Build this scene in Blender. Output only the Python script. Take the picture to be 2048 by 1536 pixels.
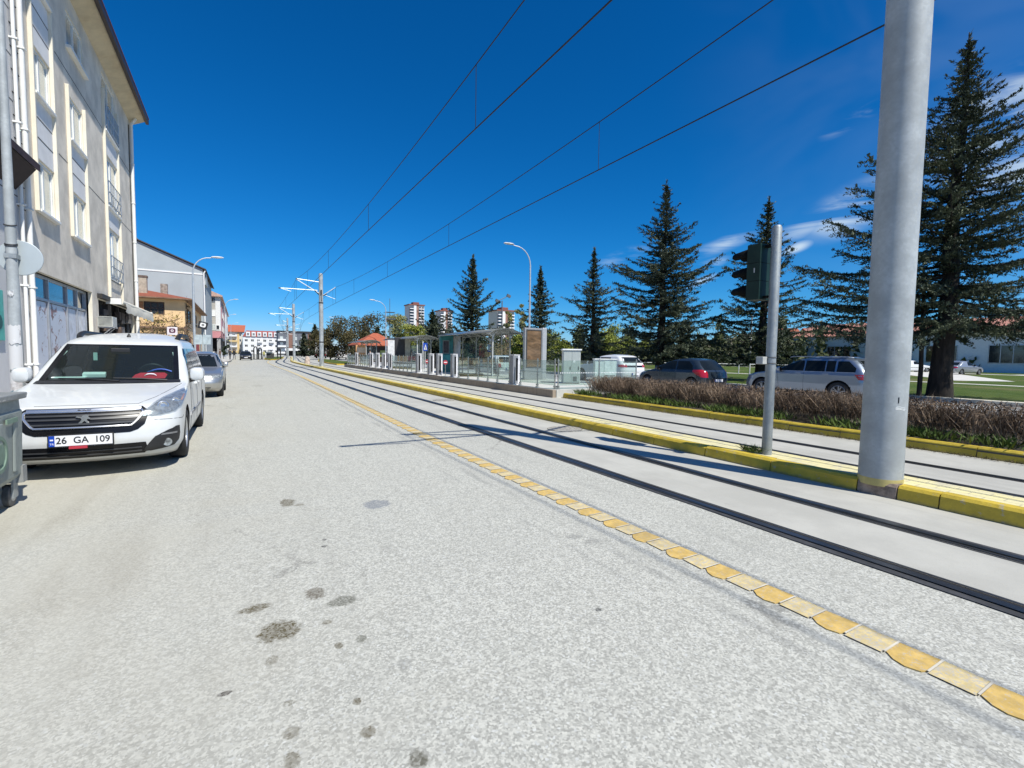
import bpy, bmesh, math, random
import numpy as np
from mathutils import Vector, Matrix, noise
rad = math.radians
S = bpy.context.scene
COL = S.collection
for _o in list(bpy.data.objects):
    bpy.data.objects.remove(_o)

# ------------------------------------------------------------------ camera
YAW, PITCH, ROLL, CAMH, FPX = .5189, -.0608, .0139, 1.43, 950.0
fw = Vector((math.sin(YAW)*math.cos(PITCH), math.cos(YAW)*math.cos(PITCH), math.sin(PITCH)))
rt = Vector((math.cos(YAW), -math.sin(YAW), 0)); up = rt.cross(fw)
r2 = rt*math.cos(ROLL)+up*math.sin(ROLL); u2 = up*math.cos(ROLL)-rt*math.sin(ROLL)
cd = bpy.data.cameras.new('camera'); cam = bpy.data.objects.new('camera', cd); COL.objects.link(cam)
cam.matrix_world = Matrix(((r2.x, u2.x, -fw.x, 0), (r2.y, u2.y, -fw.y, 0), (r2.z, u2.z, -fw.z, CAMH), (0, 0, 0, 1)))
cd.sensor_width = 36; cd.lens = 36*FPX/2048; cd.clip_start = .05; cd.clip_end = 6000
S.camera = cam

# ------------------------------------------------------------------ sky, sun, exposure
SUN_EL = rad(52.4); SUN_AZ = rad(162.0)          # azimuth clockwise from +Y
W = bpy.data.worlds.new('World'); S.world = W; W.use_nodes = True
nt = W.node_tree; N = nt.nodes; L = nt.links; N.clear()
wo = N.new('ShaderNodeOutputWorld'); bg = N.new('ShaderNodeBackground')
sky = N.new('ShaderNodeTexSky'); sky.sky_type = 'NISHITA'; sky.sun_disc = False
sky.sun_elevation = SUN_EL; sky.sun_rotation = SUN_AZ; sky.altitude = 900; sky.air_density = 1.0; sky.dust_density = .15; sky.ozone_density = 2.5
hs = N.new('ShaderNodeHueSaturation'); hs.inputs['Saturation'].default_value = 1.22; hs.inputs['Value'].default_value = 1.0
L.new(sky.outputs[0], hs.inputs['Color'])
# thin cirrus: wisps of streaky noise round a few directions low in the east (azimuth, elevation, widths, density)
CLOUDS = [(64.5,14.3,4.2,2.3,.9),(61,13.2,3.2,1.1,.5),(53.5,12.3,3.4,.9,.6),(51.8,10.1,2.0,.6,.75),(51.0,8.4,2.2,.55,.75),(43,11.6,3.0,.8,.35),(60,11.2,1.6,.6,.75),(64,22,2.2,.9,.35),(74,19,6,3.5,.6),(76,15,5,2.5,.6)]
tc = N.new('ShaderNodeTexCoord'); sep = N.new('ShaderNodeSeparateXYZ'); L.new(tc.outputs['Generated'], sep.inputs[0])
def wm(op, a, b=None, c=None):
    n = N.new('ShaderNodeMath'); n.operation = op
    for i, v in enumerate((a, b, c)):
        if v is None: continue
        if isinstance(v, (int, float)): n.inputs[i].default_value = v
        else: L.new(v, n.inputs[i])
    return n.outputs[0]
def wr(v, a, b):
    n = N.new('ShaderNodeMapRange'); n.interpolation_type = 'SMOOTHSTEP'; n.inputs[1].default_value = a; n.inputs[2].default_value = b; L.new(v, n.inputs[0]); return n.outputs[0]
az = wm('ARCTAN2', sep.outputs['X'], sep.outputs['Y']); el = wm('ARCSINE', sep.outputs['Z'])
cmb = N.new('ShaderNodeCombineXYZ'); L.new(az, cmb.inputs[0]); L.new(el, cmb.inputs[1])
def streak(scale, rot, sx, sy, det=8, ro=.6, di=.8):
    mpp = N.new('ShaderNodeMapping'); mpp.inputs['Rotation'].default_value = (0, 0, rot); mpp.inputs['Scale'].default_value = (sx, sy, 1); L.new(cmb.outputs[0], mpp.inputs[0])
    nz = N.new('ShaderNodeTexNoise'); nz.inputs['Scale'].default_value = scale; nz.inputs['Detail'].default_value = det; nz.inputs['Roughness'].default_value = ro; nz.inputs['Distortion'].default_value = di
    L.new(mpp.outputs[0], nz.inputs['Vector']); return nz.outputs['Fac']
fine = streak(9, rad(-22), .55, 2.6); soft = streak(4, rad(-15), .8, 1.6, 3)
cl = None
for a0, e0, ra, re_, k in CLOUDS:
    dx = wm('MULTIPLY', wm('SUBTRACT', az, rad(a0)), 1/rad(ra)); dy = wm('MULTIPLY', wm('SUBTRACT', wm('SUBTRACT', el, rad(e0)), wm('MULTIPLY', wm('SUBTRACT', az, rad(a0)), .30)), 1/rad(re_))
    r_ = wm('SQRT', wm('ADD', wm('MULTIPLY', dx, dx), wm('MULTIPLY', dy, dy)))
    m_ = wm('MULTIPLY', wr(wm('ADD', r_, wm('MULTIPLY', wm('SUBTRACT', soft, .5), 1.6)), 1.25, .1), k)
    cl = m_ if cl is None else wm('MAXIMUM', cl, m_)
cl = wm('MULTIPLY', cl, wr(fine, .40, .66))
veil = wm('MULTIPLY', wm('MULTIPLY', wr(az, rad(45), rad(85)), wr(soft, .3, .65)), .07)
cl = wm('MINIMUM', wm('ADD', cl, veil), .92)
cmx = N.new('ShaderNodeMix'); cmx.data_type = 'RGBA'; L.new(cl, cmx.inputs['Factor'])
sc_ = N.new('ShaderNodeSeparateColor'); L.new(hs.outputs[0], sc_.inputs[0]); tint = N.new('ShaderNodeCombineColor')      # deep clear-air blue: less red and green high up
L.new(wm('MULTIPLY', wm('POWER', wm('MULTIPLY', sc_.outputs[0], .0944), 1.9), 6.755), tint.inputs[0]); L.new(wm('MULTIPLY', sc_.outputs[1], .68), tint.inputs[1]); L.new(wm('MULTIPLY', sc_.outputs[2], 1.05), tint.inputs[2])
L.new(tint.outputs[0], cmx.inputs[6]); cmx.inputs[7].default_value = (6.8, 7.9, 8.5, 1)
L.new(cmx.outputs[2], bg.inputs['Color']); bg.inputs['Strength'].default_value = .098
L.new(bg.outputs[0], wo.inputs['Surface'])
sl = bpy.data.lights.new('sun', 'SUN'); sl.energy = 4.9; sl.angle = rad(.53); sl.color = (1, .965, .88)
so = bpy.data.objects.new('sun', sl); COL.objects.link(so); so.location = (0, 0, 60)
sd = Vector((math.sin(SUN_AZ)*math.cos(SUN_EL), math.cos(SUN_AZ)*math.cos(SUN_EL), math.sin(SUN_EL)))
so.rotation_euler = (-sd).to_track_quat('-Z', 'Y').to_euler()
S.view_settings.view_transform = 'Standard'; S.view_settings.look = 'None'; S.view_settings.gamma = 1; S.view_settings.exposure = .25
S.cycles.max_bounces = 8; S.cycles.transparent_max_bounces = 24; S.cycles.caustics_reflective = False; S.cycles.caustics_refractive = False
S.cycles.use_denoising = True

# ------------------------------------------------------------------ helpers
class MB:
    def __init__(s, T=None): s.v = []; s.f = []; s.m = []; s.T = T
    def add(s, vs, fs, m=0):
        b = len(s.v)
        if s.T is not None: vs = [s.T @ Vector(p) for p in vs]
        s.v += [tuple(p) for p in vs]
        s.f += [tuple(b+i for i in f) for f in fs]; s.m += [m]*len(fs); return s
    def box(s, x0, x1, y0, y1, z0, z1, m=0):
        return s.add([(x0,y0,z0),(x1,y0,z0),(x1,y1,z0),(x0,y1,z0),(x0,y0,z1),(x1,y0,z1),(x1,y1,z1),(x0,y1,z1)],
            [(3,2,1,0),(4,5,6,7),(0,1,5,4),(1,2,6,5),(2,3,7,6),(3,0,4,7)], m)
    def obox(s, c, sx, sy, sz, rz=0, m=0, rx=0, ry=0):
        R = Matrix.Rotation(rz,3,'Z') @ Matrix.Rotation(ry,3,'Y') @ Matrix.Rotation(rx,3,'X'); c = Vector(c)
        P = [c+R@Vector((a*sx/2,b*sy/2,d*sz/2)) for a,b,d in ((-1,-1,-1),(1,-1,-1),(1,1,-1),(-1,1,-1),(-1,-1,1),(1,-1,1),(1,1,1),(-1,1,1))]
        return s.add(P, [(3,2,1,0),(4,5,6,7),(0,1,5,4),(1,2,6,5),(2,3,7,6),(3,0,4,7)], m)
    def tube(s, pts, r, n=8, m=0, cap=True):
        pts = [Vector(p) for p in pts]; rr = r if isinstance(r,(list,tuple)) else [r]*len(pts)
        vs = []; up0 = None
        for i,p in enumerate(pts):
            t = (pts[min(i+1,len(pts)-1)]-pts[max(i-1,0)]).normalized()
            if up0 is None: up0 = Vector((0,0,1)) if abs(t.z) < .9 else Vector((1,0,0))
            a = t.cross(up0).normalized(); b = a.cross(t).normalized(); up0 = b
            vs += [p+(a*math.cos(2*math.pi*k/n)+b*math.sin(2*math.pi*k/n))*rr[i] for k in range(n)]
        fs = [(i*n+k, i*n+(k+1)%n, (i+1)*n+(k+1)%n, (i+1)*n+k) for i in range(len(pts)-1) for k in range(n)]
        if cap: fs += [tuple(range(n-1,-1,-1)), tuple(range((len(pts)-1)*n, len(pts)*n))]
        return s.add(vs, fs, m)
    def lathe(s, prof, n=20, m=0, axis='Z', c=(0,0,0)):
        vs = []; c = Vector(c)
        for r,h in prof:
            for k in range(n):
                a = 2*math.pi*k/n; p = (r*math.cos(a), r*math.sin(a), h)
                if axis == 'X': p = (h, p[0], p[1])
                if axis == 'Y': p = (p[0], h, p[1])
                vs.append(c+Vector(p))
        fs = [(i*n+k, i*n+(k+1)%n, (i+1)*n+(k+1)%n, (i+1)*n+k) for i in range(len(prof)-1) for k in range(n)]
        fs += [tuple(range(n-1,-1,-1)), tuple(range((len(prof)-1)*n, len(prof)*n))]
        return s.add(vs, fs, m)
    def grid(s, rows, m=0, closed=False):
        n = len(rows[0]); vs = [p for r in rows for p in r]; k = n if closed else n-1
        return s.add(vs, [(i*n+j, i*n+(j+1)%n, (i+1)*n+(j+1)%n, (i+1)*n+j) for i in range(len(rows)-1) for j in range(k)], m)
    def prism(s, poly, d, m=0):
        """poly: list of 3D points (planar), extruded by vector d"""
        n = len(poly); d = Vector(d); P = [Vector(p) for p in poly]
        return s.add(P+[p+d for p in P], [tuple(range(n-1,-1,-1)), tuple(range(n,2*n))]+[(i,(i+1)%n,n+(i+1)%n,n+i) for i in range(n)], m)
    def build(s, name, mats, parent=None, smooth=False, bevel=0, loc=None, fix=True):
        me = bpy.data.meshes.new(name); me.from_pydata(s.v, [], s.f)
        mats = mats if isinstance(mats,(list,tuple)) else [mats]
        for mm in mats: me.materials.append(mm)
        if len(mats) > 1: me.polygons.foreach_set('material_index', s.m)
        if fix and len(s.f) < 60000:
            bm = bmesh.new(); bm.from_mesh(me); bmesh.ops.remove_doubles(bm, verts=bm.verts, dist=1e-6); bmesh.ops.recalc_face_normals(bm, faces=bm.faces); bm.to_mesh(me); bm.free()
        if smooth:
            me.polygons.foreach_set('use_smooth', [True]*len(me.polygons))
            try: me.set_sharp_from_angle(angle=rad(38))
            except Exception: pass
        me.update()
        return link(me, name, parent, bevel, loc)
def link(me, name, parent=None, bevel=0, loc=None):
    o = bpy.data.objects.new(name, me); COL.objects.link(o)
    if parent: o.parent = parent
    if loc: o.location = loc
    if bevel:
        b = o.modifiers.new('bevel','BEVEL'); b.width = bevel; b.segments = 2; b.limit_method = 'ANGLE'; b.angle_limit = rad(40)
    return o
def tag(o, label=None, cat=None, group=None, kind=None):
    if label: o['label'] = label
    if cat: o['category'] = cat
    if group: o['group'] = group
    if kind: o['kind'] = kind
    return o
def thing(name, label, cat, loc=(0,0,0), rz=0, group=None):
    o = bpy.data.objects.new(name, None); COL.objects.link(o); o.location = loc; o.rotation_euler = (0,0,rz); o.empty_display_size = .2
    return tag(o, label, cat, group)
def copy_tree(o, parent=None):
    c = o.copy(); COL.objects.link(c)
    if parent: c.parent = parent
    for ch in list(o.children): copy_tree(ch, c)
    return c
def dup(o, loc, rz, label, group=None):
    c = copy_tree(o); c.location = loc; c.rotation_euler = (0,0,rz); c['label'] = label
    if group: c['group'] = group
    return c
def text(s, size, m, parent, loc, rot, name='lettering', ext=.002, ax='CENTER', sx=1, wt=0):
    cu = bpy.data.curves.new(name,'FONT'); cu.body = s; cu.size = size; cu.extrude = ext; cu.align_x = ax; cu.align_y = 'CENTER'; cu.offset = wt
    o = bpy.data.objects.new(name, cu); COL.objects.link(o); me = bpy.data.meshes.new_from_object(o.evaluated_get(bpy.context.evaluated_depsgraph_get())); bpy.data.objects.remove(o)
    me.materials.clear(); me.materials.append(m); o = bpy.data.objects.new(name, me); COL.objects.link(o); o.parent = parent; o.location = loc; o.rotation_euler = rot; o.scale = (sx,1,1)
    return o
FACE_S = (rad(90),0,0)       # text on a face that looks to -Y

# ------------------------------------------------------------------ materials
def nodes(name):
    m = bpy.data.materials.new(name); m.use_nodes = True; t = m.node_tree
    return m, t, t.nodes['Principled BSDF'], t.nodes['Material Output']
def lin(c): return c
class NB:
    """small node builder"""
    def __init__(s, t): s.t = t
    def n(s, typ, **kw):
        x = s.t.nodes.new(typ)
        for k,v in kw.items(): setattr(x,k,v)
        return x
    def set(s, sock, v):
        if isinstance(v, bpy.types.NodeSocket): s.t.links.new(v, sock)
        else: sock.default_value = v
    def math(s, op, a, b=0, c=0):
        x = s.n('ShaderNodeMath', operation=op)
        for i,v in enumerate((a,b,c)): s.set(x.inputs[i], v)
        return x.outputs[0]
    def noise(s, vec, scale, detail=4, rough=.55, dist=0):
        x = s.n('ShaderNodeTexNoise'); s.set(x.inputs['Vector'], vec); x.inputs['Scale'].default_value = scale; x.inputs['Detail'].default_value = detail; x.inputs['Roughness'].default_value = rough; x.inputs['Distortion'].default_value = dist
        return x.outputs['Fac']
    def voro(s, vec, scale, feat='F1', out='Distance'):
        x = s.n('ShaderNodeTexVoronoi', feature=feat); s.set(x.inputs['Vector'], vec); x.inputs['Scale'].default_value = scale
        return x.outputs[out]
    def rng(s, v, a, b, c=0., d=1., smooth=True):
        x = s.n('ShaderNodeMapRange'); x.interpolation_type = 'SMOOTHSTEP' if smooth else 'LINEAR'
        s.set(x.inputs[0], v)
        for i,q in enumerate((a,b,c,d)): x.inputs[i+1].default_value = q
        return x.outputs[0]
    def mix(s, f, a, b, blend='MIX'):
        x = s.n('ShaderNodeMix', data_type='RGBA', blend_type=blend); s.set(x.inputs[0], f)
        for i,v in ((6,a),(7,b)):
            s.set(x.inputs[i], v if isinstance(v, bpy.types.NodeSocket) else (*v[:3],1))
        return x.outputs[2]
    def bump(s, h, strength, dist=.01):
        x = s.n('ShaderNodeBump'); s.set(x.inputs['Height'], h); x.inputs['Strength'].default_value = strength; x.inputs['Distance'].default_value = dist
        return x.outputs[0]
    def obj(s): return s.n('ShaderNodeTexCoord').outputs['Object']
    def pos(s): return s.n('ShaderNodeNewGeometry').outputs['Position']
    def mapv(s, vec, scale=(1,1,1), rot=(0,0,0), loc=(0,0,0)):
        x = s.n('ShaderNodeMapping'); s.set(x.inputs[0], vec); x.inputs['Scale'].default_value = scale; x.inputs['Rotation'].default_value = rot; x.inputs['Location'].default_value = loc
        return x.outputs[0]
_M = {}
def M(name, col, rough=.6, metal=0, var=.18, sc=4., bump=0, bsc=60, spec=.5, coat=0, stretch=(1,1,1), dirt=0, dcol=(.12,.10,.08)):
    if name in _M: return _M[name]
    m,t,p,o = nodes(name); b = NB(t); v = b.mapv(b.obj(), stretch)
    f = b.noise(v, sc, 6, .6)
    dk = tuple(c*(1-var) for c in col); lt = tuple(min(1,c*(1+var)) for c in col)
    c = b.mix(b.rng(f,.3,.7), dk, lt)
    if dirt:
        f2 = b.noise(b.mapv(b.obj(),(1,1,.35)), sc*.6, 8, .7, .6)
        c = b.mix(b.math('MULTIPLY', b.rng(f2,.5,.75), dirt), c, dcol)
    t.links.new(c, p.inputs['Base Color'])
    p.inputs['Roughness'].default_value = rough; p.inputs['Metallic'].default_value = metal; p.inputs['Specular IOR Level'].default_value = spec
    p.inputs['Coat Weight'].default_value = coat; p.inputs['Coat Roughness'].default_value = .04
    if bump: t.links.new(b.bump(b.noise(b.obj(), bsc, 5, .6), bump, .01), p.inputs['Normal'])
    _M[name] = m; return m
def glassy(name, tint=(.5,.6,.6), alpha=.75, refl=.05):
    """tinted pane: part see-through, part mirror"""
    if name in _M: return _M[name]
    m,t,p,o = nodes(name); b = NB(t); t.nodes.remove(p)
    tr = b.n('ShaderNodeBsdfTransparent'); tr.inputs[0].default_value = (*tint,1)
    gl = b.n('ShaderNodeBsdfGlossy'); gl.inputs['Roughness'].default_value = .02; gl.inputs[0].default_value = (.9,.95,1,1)
    df = b.n('ShaderNodeBsdfDiffuse'); df.inputs[0].default_value = (*[c*.5 for c in tint],1)
    fr = b.n('ShaderNodeLayerWeight'); fr.inputs[0].default_value = .5
    f = b.math('MINIMUM', b.math('ADD', b.math('MULTIPLY', b.math('POWER', fr.outputs['Facing'], 4.), .8), refl), 1)
    a = b.n('ShaderNodeMixShader'); a.inputs[0].default_value = alpha; t.links.new(df.outputs[0], a.inputs[1]); t.links.new(tr.outputs[0], a.inputs[2])
    c = b.n('ShaderNodeMixShader'); t.links.new(f, c.inputs[0]); t.links.new(a.outputs[0], c.inputs[1]); t.links.new(gl.outputs[0], c.inputs[2])
    t.links.new(c.outputs[0], o.inputs[0]); _M[name] = m; return m
def leafmat(name, c0, c1, sc=.8, rough=.6):
    if name in _M: return _M[name]
    m,t,p,o = nodes(name); b = NB(t)
    f = b.noise(b.obj(), sc, 3, .6); f2 = b.noise(b.obj(), 9, 2)
    c = b.mix(b.rng(b.math('ADD', b.math('MULTIPLY', f, .65), b.math('MULTIPLY', f2, .35)), .36, .64), c0, c1)
    t.links.new(c, p.inputs['Base Color']); p.inputs['Roughness'].default_value = rough; p.inputs['Specular IOR Level'].default_value = .25
    _M[name] = m; return m

# ------------------------------------------------------------------ ground, road, tracks
def sh(Y):
    xs = (-50, 58, 66, 72, 76, 84, 94, 104, 115, 140, 180, 260); ys = (0, 0, .12, .28, .5, 1.1, 1.95, 2.85, 3.8, 5.7, 9., 15.)
    return float(np.interp(Y, xs, ys))
YS = [-30, -8, 0, 6, 12, 20, 30, 40, 50, 58] + list(range(60, 124, 3)) + [130, 140, 160, 180, 220, 260]
def strip(mb, x0, x1, z, ys=YS, m=0):
    mb.grid([[(x0+sh(y), y, z), (x1+sh(y), y, z)] for y in ys], m)
def asphalt(name, stains=(), dusty=True, base=(.445,.44,.39)):
    m,t,p,o = nodes(name); b = NB(t); P = b.pos()
    sx = b.n('ShaderNodeSeparateXYZ'); t.links.new(P, sx.inputs[0]); X, Y = sx.outputs[0], sx.outputs[1]
    cell = b.voro(P, 105, out='Color'); sc = b.n('ShaderNodeSeparateColor'); t.links.new(cell, sc.inputs[0])
    cell2 = b.voro(P, 46, out='Color'); sc2 = b.n('ShaderNodeSeparateColor'); t.links.new(cell2, sc2.inputs[0])
    g = b.math('ADD', b.math('MULTIPLY', sc.outputs[0], .72), b.math('MULTIPLY', sc2.outputs[1], .28))
    c = b.mix(b.rng(g,.2,.85,0,1,False), tuple(v*.70 for v in base), tuple(v*1.24 for v in base))
    glint = b.rng(sc.outputs[2], .955, .97); c = b.mix(b.math('MULTIPLY', glint, .5), c, (.62,.63,.60))
    pit = b.rng(b.noise(P, 34, 2), .70, .76); c = b.mix(b.math('MULTIPLY', pit, .28), c, (.09,.09,.09))
    big = b.noise(P, .32, 5, .6, .4); c = b.mix(b.math('MULTIPLY', b.rng(big,.4,.72), .22), c, tuple(v*.72 for v in base))
    lane = b.noise(b.mapv(P,(2.6,.05,1)), 1.3, 4, .6); c = b.mix(b.math('MULTIPLY', b.rng(lane,.48,.72), .22), c, tuple(v*.74 for v in base))
    if dusty:
        n1 = b.noise(P, .5, 6, .62, .8)
        d = b.rng(b.math('ADD', b.math('MULTIPLY', X, -.42), b.math('MULTIPLY', b.math('SUBTRACT', n1, .5), 2.3)), -.55, .95)
        n2 = b.noise(b.mapv(P,(1.2,.22,1),(0,0,rad(9))), 2.4, 6, .65)
        dcol = b.mix(b.rng(n2,.42,.68), (.445,.425,.355), (.36,.335,.27))
        c = b.mix(b.math('MULTIPLY', d, .72), c, dcol)
    if stains:
        wob = b.math('MULTIPLY', b.math('SUBTRACT', b.noise(P, 1.3, 5, .6), .5), .22)
        for (x0_, hw_, st_) in ((2.36,.06,.30),(2.12,.035,.18),(3.32,.10,.12)):
            dd = b.math('ABSOLUTE', b.math('SUBTRACT', b.math('ADD', X, wob), x0_)); kk = b.math('MULTIPLY', b.rng(dd, hw_, hw_*.25), b.rng(b.noise(b.mapv(P,(1,.5,1)), 2.2, 4), .42, .6, 0, st_)); c = b.mix(kk, c, (.16,.16,.155))
        cr = b.voro(b.mapv(b.n('ShaderNodeVectorMath', operation='ADD').outputs[0] if False else P, (.35,.22,1)), 1., 'DISTANCE_TO_EDGE'); crn = b.math('ADD', cr, b.math('MULTIPLY', b.math('SUBTRACT', b.noise(P, 2.6, 7, .7), .5), .10))
        kc = b.math('MULTIPLY', b.rng(b.math('ABSOLUTE', crn), .0055, .001), b.rng(b.noise(P, .45, 3), .52, .62, 0, .45)); c = b.mix(kc, c, (.12,.115,.105))
        sp_ = b.rng(b.voro(P, 7.5), .045, .02); kq = b.math('MULTIPLY', sp_, b.rng(b.noise(P, 1.1, 2), .5, .6, 0, .75)); c = b.mix(kq, c, (.10,.10,.095))
    for (x, y, rx, ry, s, col) in stains:
        dx = b.math('MULTIPLY', b.math('SUBTRACT', X, x), 1.18/rx); dy = b.math('MULTIPLY', b.math('SUBTRACT', Y, y), 1.18/ry)
        r = b.math('SQRT', b.math('ADD', b.math('MULTIPLY', dx, dx), b.math('MULTIPLY', dy, dy)))
        r = b.math('ADD', r, b.math('MULTIPLY', b.math('SUBTRACT', b.noise(P, 13, 4, .7), .5), 1.7))
        k = b.rng(r, 1.10, .72); k = b.math('MULTIPLY', k, b.rng(sc.outputs[1], .0, .75, s, s*.55))
        c = b.mix(k, c, col)
    t.links.new(c, p.inputs['Base Color']); p.inputs['Roughness'].default_value = .86; p.inputs['Specular IOR Level'].default_value = .3
    h = b.math('ADD', b.math('MULTIPLY', sc.outputs[0], .6), b.noise(P, 60, 3))
    t.links.new(b.bump(h, .35, .006), p.inputs['Normal'])
    return m
OIL = (.075,.057,.020); GRY = (.19,.205,.225)
STAINS = [(.36,4.91,.085,.15,.85,OIL),(.45,4.78,.05,.05,.6,OIL),(1.09,4.47,.15,.17,.95,GRY),(.36,2.96,.07,.10,.9,(.10,.082,.055)),(.49,2.79,.10,.07,.85,(.10,.10,.075)),
  (.04,2.93,.10,.055,.85,OIL),(.14,2.63,.125,.115,.95,OIL),(.37,2.6,.03,.03,.7,OIL),(.39,2.36,.024,.035,.8,OIL),(.5,2.37,.03,.04,.8,(.12,.12,.09)),(.1,2.39,.035,.04,.5,OIL),
  (.63,2.07,.05,.05,.35,(.2,.2,.19)),(-.08,2.24,.035,.02,.9,(.07,.06,.05)),(.15,2.05,.035,.03,.4,OIL),(.39,1.93,.022,.03,.8,OIL),(.14,1.88,.035,.04,.6,OIL),(.39,1.75,.035,.035,.7,OIL),
  (.13,1.75,.035,.05,.7,OIL),(.52,1.54,.04,.05,.9,(.09,.085,.06)),(.51,3.66,.025,.03,.95,(.05,.05,.05)),(.53,3.79,.02,.025,.9,(.05,.05,.05)),(.92,3.39,.09,.09,.3,(.22,.21,.19)),
  (2.27,2.95,.09,.06,.55,(.16,.16,.15)),(2.33,2.8,.12,.06,.4,(.18,.18,.17)),(1.73,2.01,.025,.025,.9,(.05,.05,.05)),(-1.79,37.2,.35,1.0,.6,(.16,.16,.15)),(1.1,31.4,.75,.28,.6,(.15,.15,.14)),(.2,27.2,.4,.25,.6,(.15,.15,.14)),(-1.2,30.,.5,.4,.4,(.2,.19,.16)),(.6,22.5,.3,.7,.35,(.2,.18,.14))]
m_asph = asphalt('asphalt_road', STAINS)
m_asph2 = asphalt('asphalt_service', (), False, (.36,.36,.36))
g = MB(); g.grid([[(x,y,-.05) for x in (-2500,-300,-40,40,300,2500)] for y in (-400,-40,100,400,2800)])
tag(g.build('ground', M('ground_soil',(.30,.285,.23),.95,var=.25,sc=.2)), kind='structure')
g = MB(); g.grid([[(x,y,0) for x in (-40,-10,0,3.84,9,13.4,21.6)] for y in (-30,0,20,60,120)]); g.grid([[(x,y,-.003) for x in (-60,0,30,70)] for y in (119,180,260)])
tag(g.build('road', m_asph), kind='structure')
g = MB(); g.grid([[(x,y,.004) for x in (13.4,17,21.6)] for y in (-30,0,20,60,100)]); tag(g.build('service_road', m_asph2), kind='structure')
# smooth concrete bed round the rails
def conc(name, col, sc=1.2, stain=.35, joint=True):
    m,t,p,o = nodes(name); b = NB(t); P = b.pos()
    c = b.mix(b.rng(b.noise(P,sc,7,.62),.35,.7), tuple(v*.9 for v in col), tuple(v*1.07 for v in col))
    c = b.mix(b.math('MULTIPLY', b.rng(b.noise(b.mapv(P,(3,.1,1)),1.6,5,.6),.5,.72), stain), c, tuple(v*.72 for v in col))
    sp = b.noise(P,140,2); c = b.mix(b.math('MULTIPLY', b.rng(sp,.62,.7),.25), c, (.16,.16,.15))
    c = b.mix(b.math('MULTIPLY', b.rng(b.noise(P,5,6,.7),.62,.74),.28), c, (.22,.19,.15))
    t.links.new(c, p.inputs['Base Color']); p.inputs['Roughness'].default_value = .8; p.inputs['Specular IOR Level'].default_value = .3
    t.links.new(b.bump(b.noise(P,90,4),.18,.005), p.inputs['Normal']); return m
m_conc = conc('track_concrete',(.445,.435,.388))
R1X, R2X, R3X, R4X = 3.86, 4.89, 7.12, 8.15
g = MB(); strip(g, R1X, 9.5, .005); tag(g.build('track_bed', m_conc), kind='structure')
m_steel = M('rail_steel',(.055,.06,.07),.32,.6,.25,3); m_groove = M('rail_groove',(.008,.008,.009),.95,0,.1); m_bit = M('bitumen_seal',(.045,.045,.048),.75,0,.3,8,.3,40)
rng = random.Random(5)
def track(a, b_):
    g = MB()
    for x, s in ((a,1),(b_,-1)):                       # head outside, groove inside
        strip(g, x-.034*s, x+.034*s, .016, m=0)
        strip(g, x+.034*s, x+.082*s, .0085, m=1)
        strip(g, x+.082*s, x+.096*s, .014, m=0)
        ys = [y/1. for y in range(-8,60)] + YS[10:]
        g.grid([[(x-s*(.034+.045+.035*rng.random())+sh(y), y, .0075), (x-.034*s+sh(y), y, .0075)] for y in ys], 2)
        g.grid([[(x+.096*s+sh(y), y, .0075), (x+s*(.096+.015+.02*rng.random())+sh(y), y, .0075)] for y in ys], 2)
    return tag(g.build('tram_track', [m_steel,m_groove,m_bit]), kind='structure')
track(R1X, R2X); track(R3X, R4X)
# worn yellow line of raised lumps
def paint(name, col, wear):
    m,t,p,o = nodes(name); b = NB(t); P = b.pos()
    c = b.mix(b.rng(b.noise(P,14,5,.65),.35,.7), tuple(v*.82 for v in col), tuple(min(1,v*1.12) for v in col))
    w = b.rng(b.noise(P,60,4,.7),.62-wear*.35,.80-wear*.35); c = b.mix(b.math('MULTIPLY', w,.8), c, (.42,.41,.39))
    c = b.mix(b.math('MULTIPLY', b.rng(b.noise(b.mapv(P,(1,.4,1)),3,6,.7),.5,.72),.45), c, (.30,.24,.13))
    t.links.new(c, p.inputs['Base Color']); p.inputs['Roughness'].default_value = .9; p.inputs['Specular IOR Level'].default_value = .2
    t.links.new(b.bump(b.noise(P,70,4),.3,.004), p.inputs['Normal']); return m
m_y1 = paint('line_lump',(.58,.40,.13),.25); m_y2 = paint('line_worn',(.62,.50,.25),.5); m_yj = M('line_joint',(.55,.51,.42),.8)
g = MB(); y = -1.2; k = 0
def yx(Y): return float(np.interp(Y,(0,2,5,9,21,32,40,52,60,68,78,105,130),(2.80,2.78,2.745,2.77,2.97,3.1,3.12,2.95,2.93,3.0,3.45,5.7,7.8)))
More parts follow.
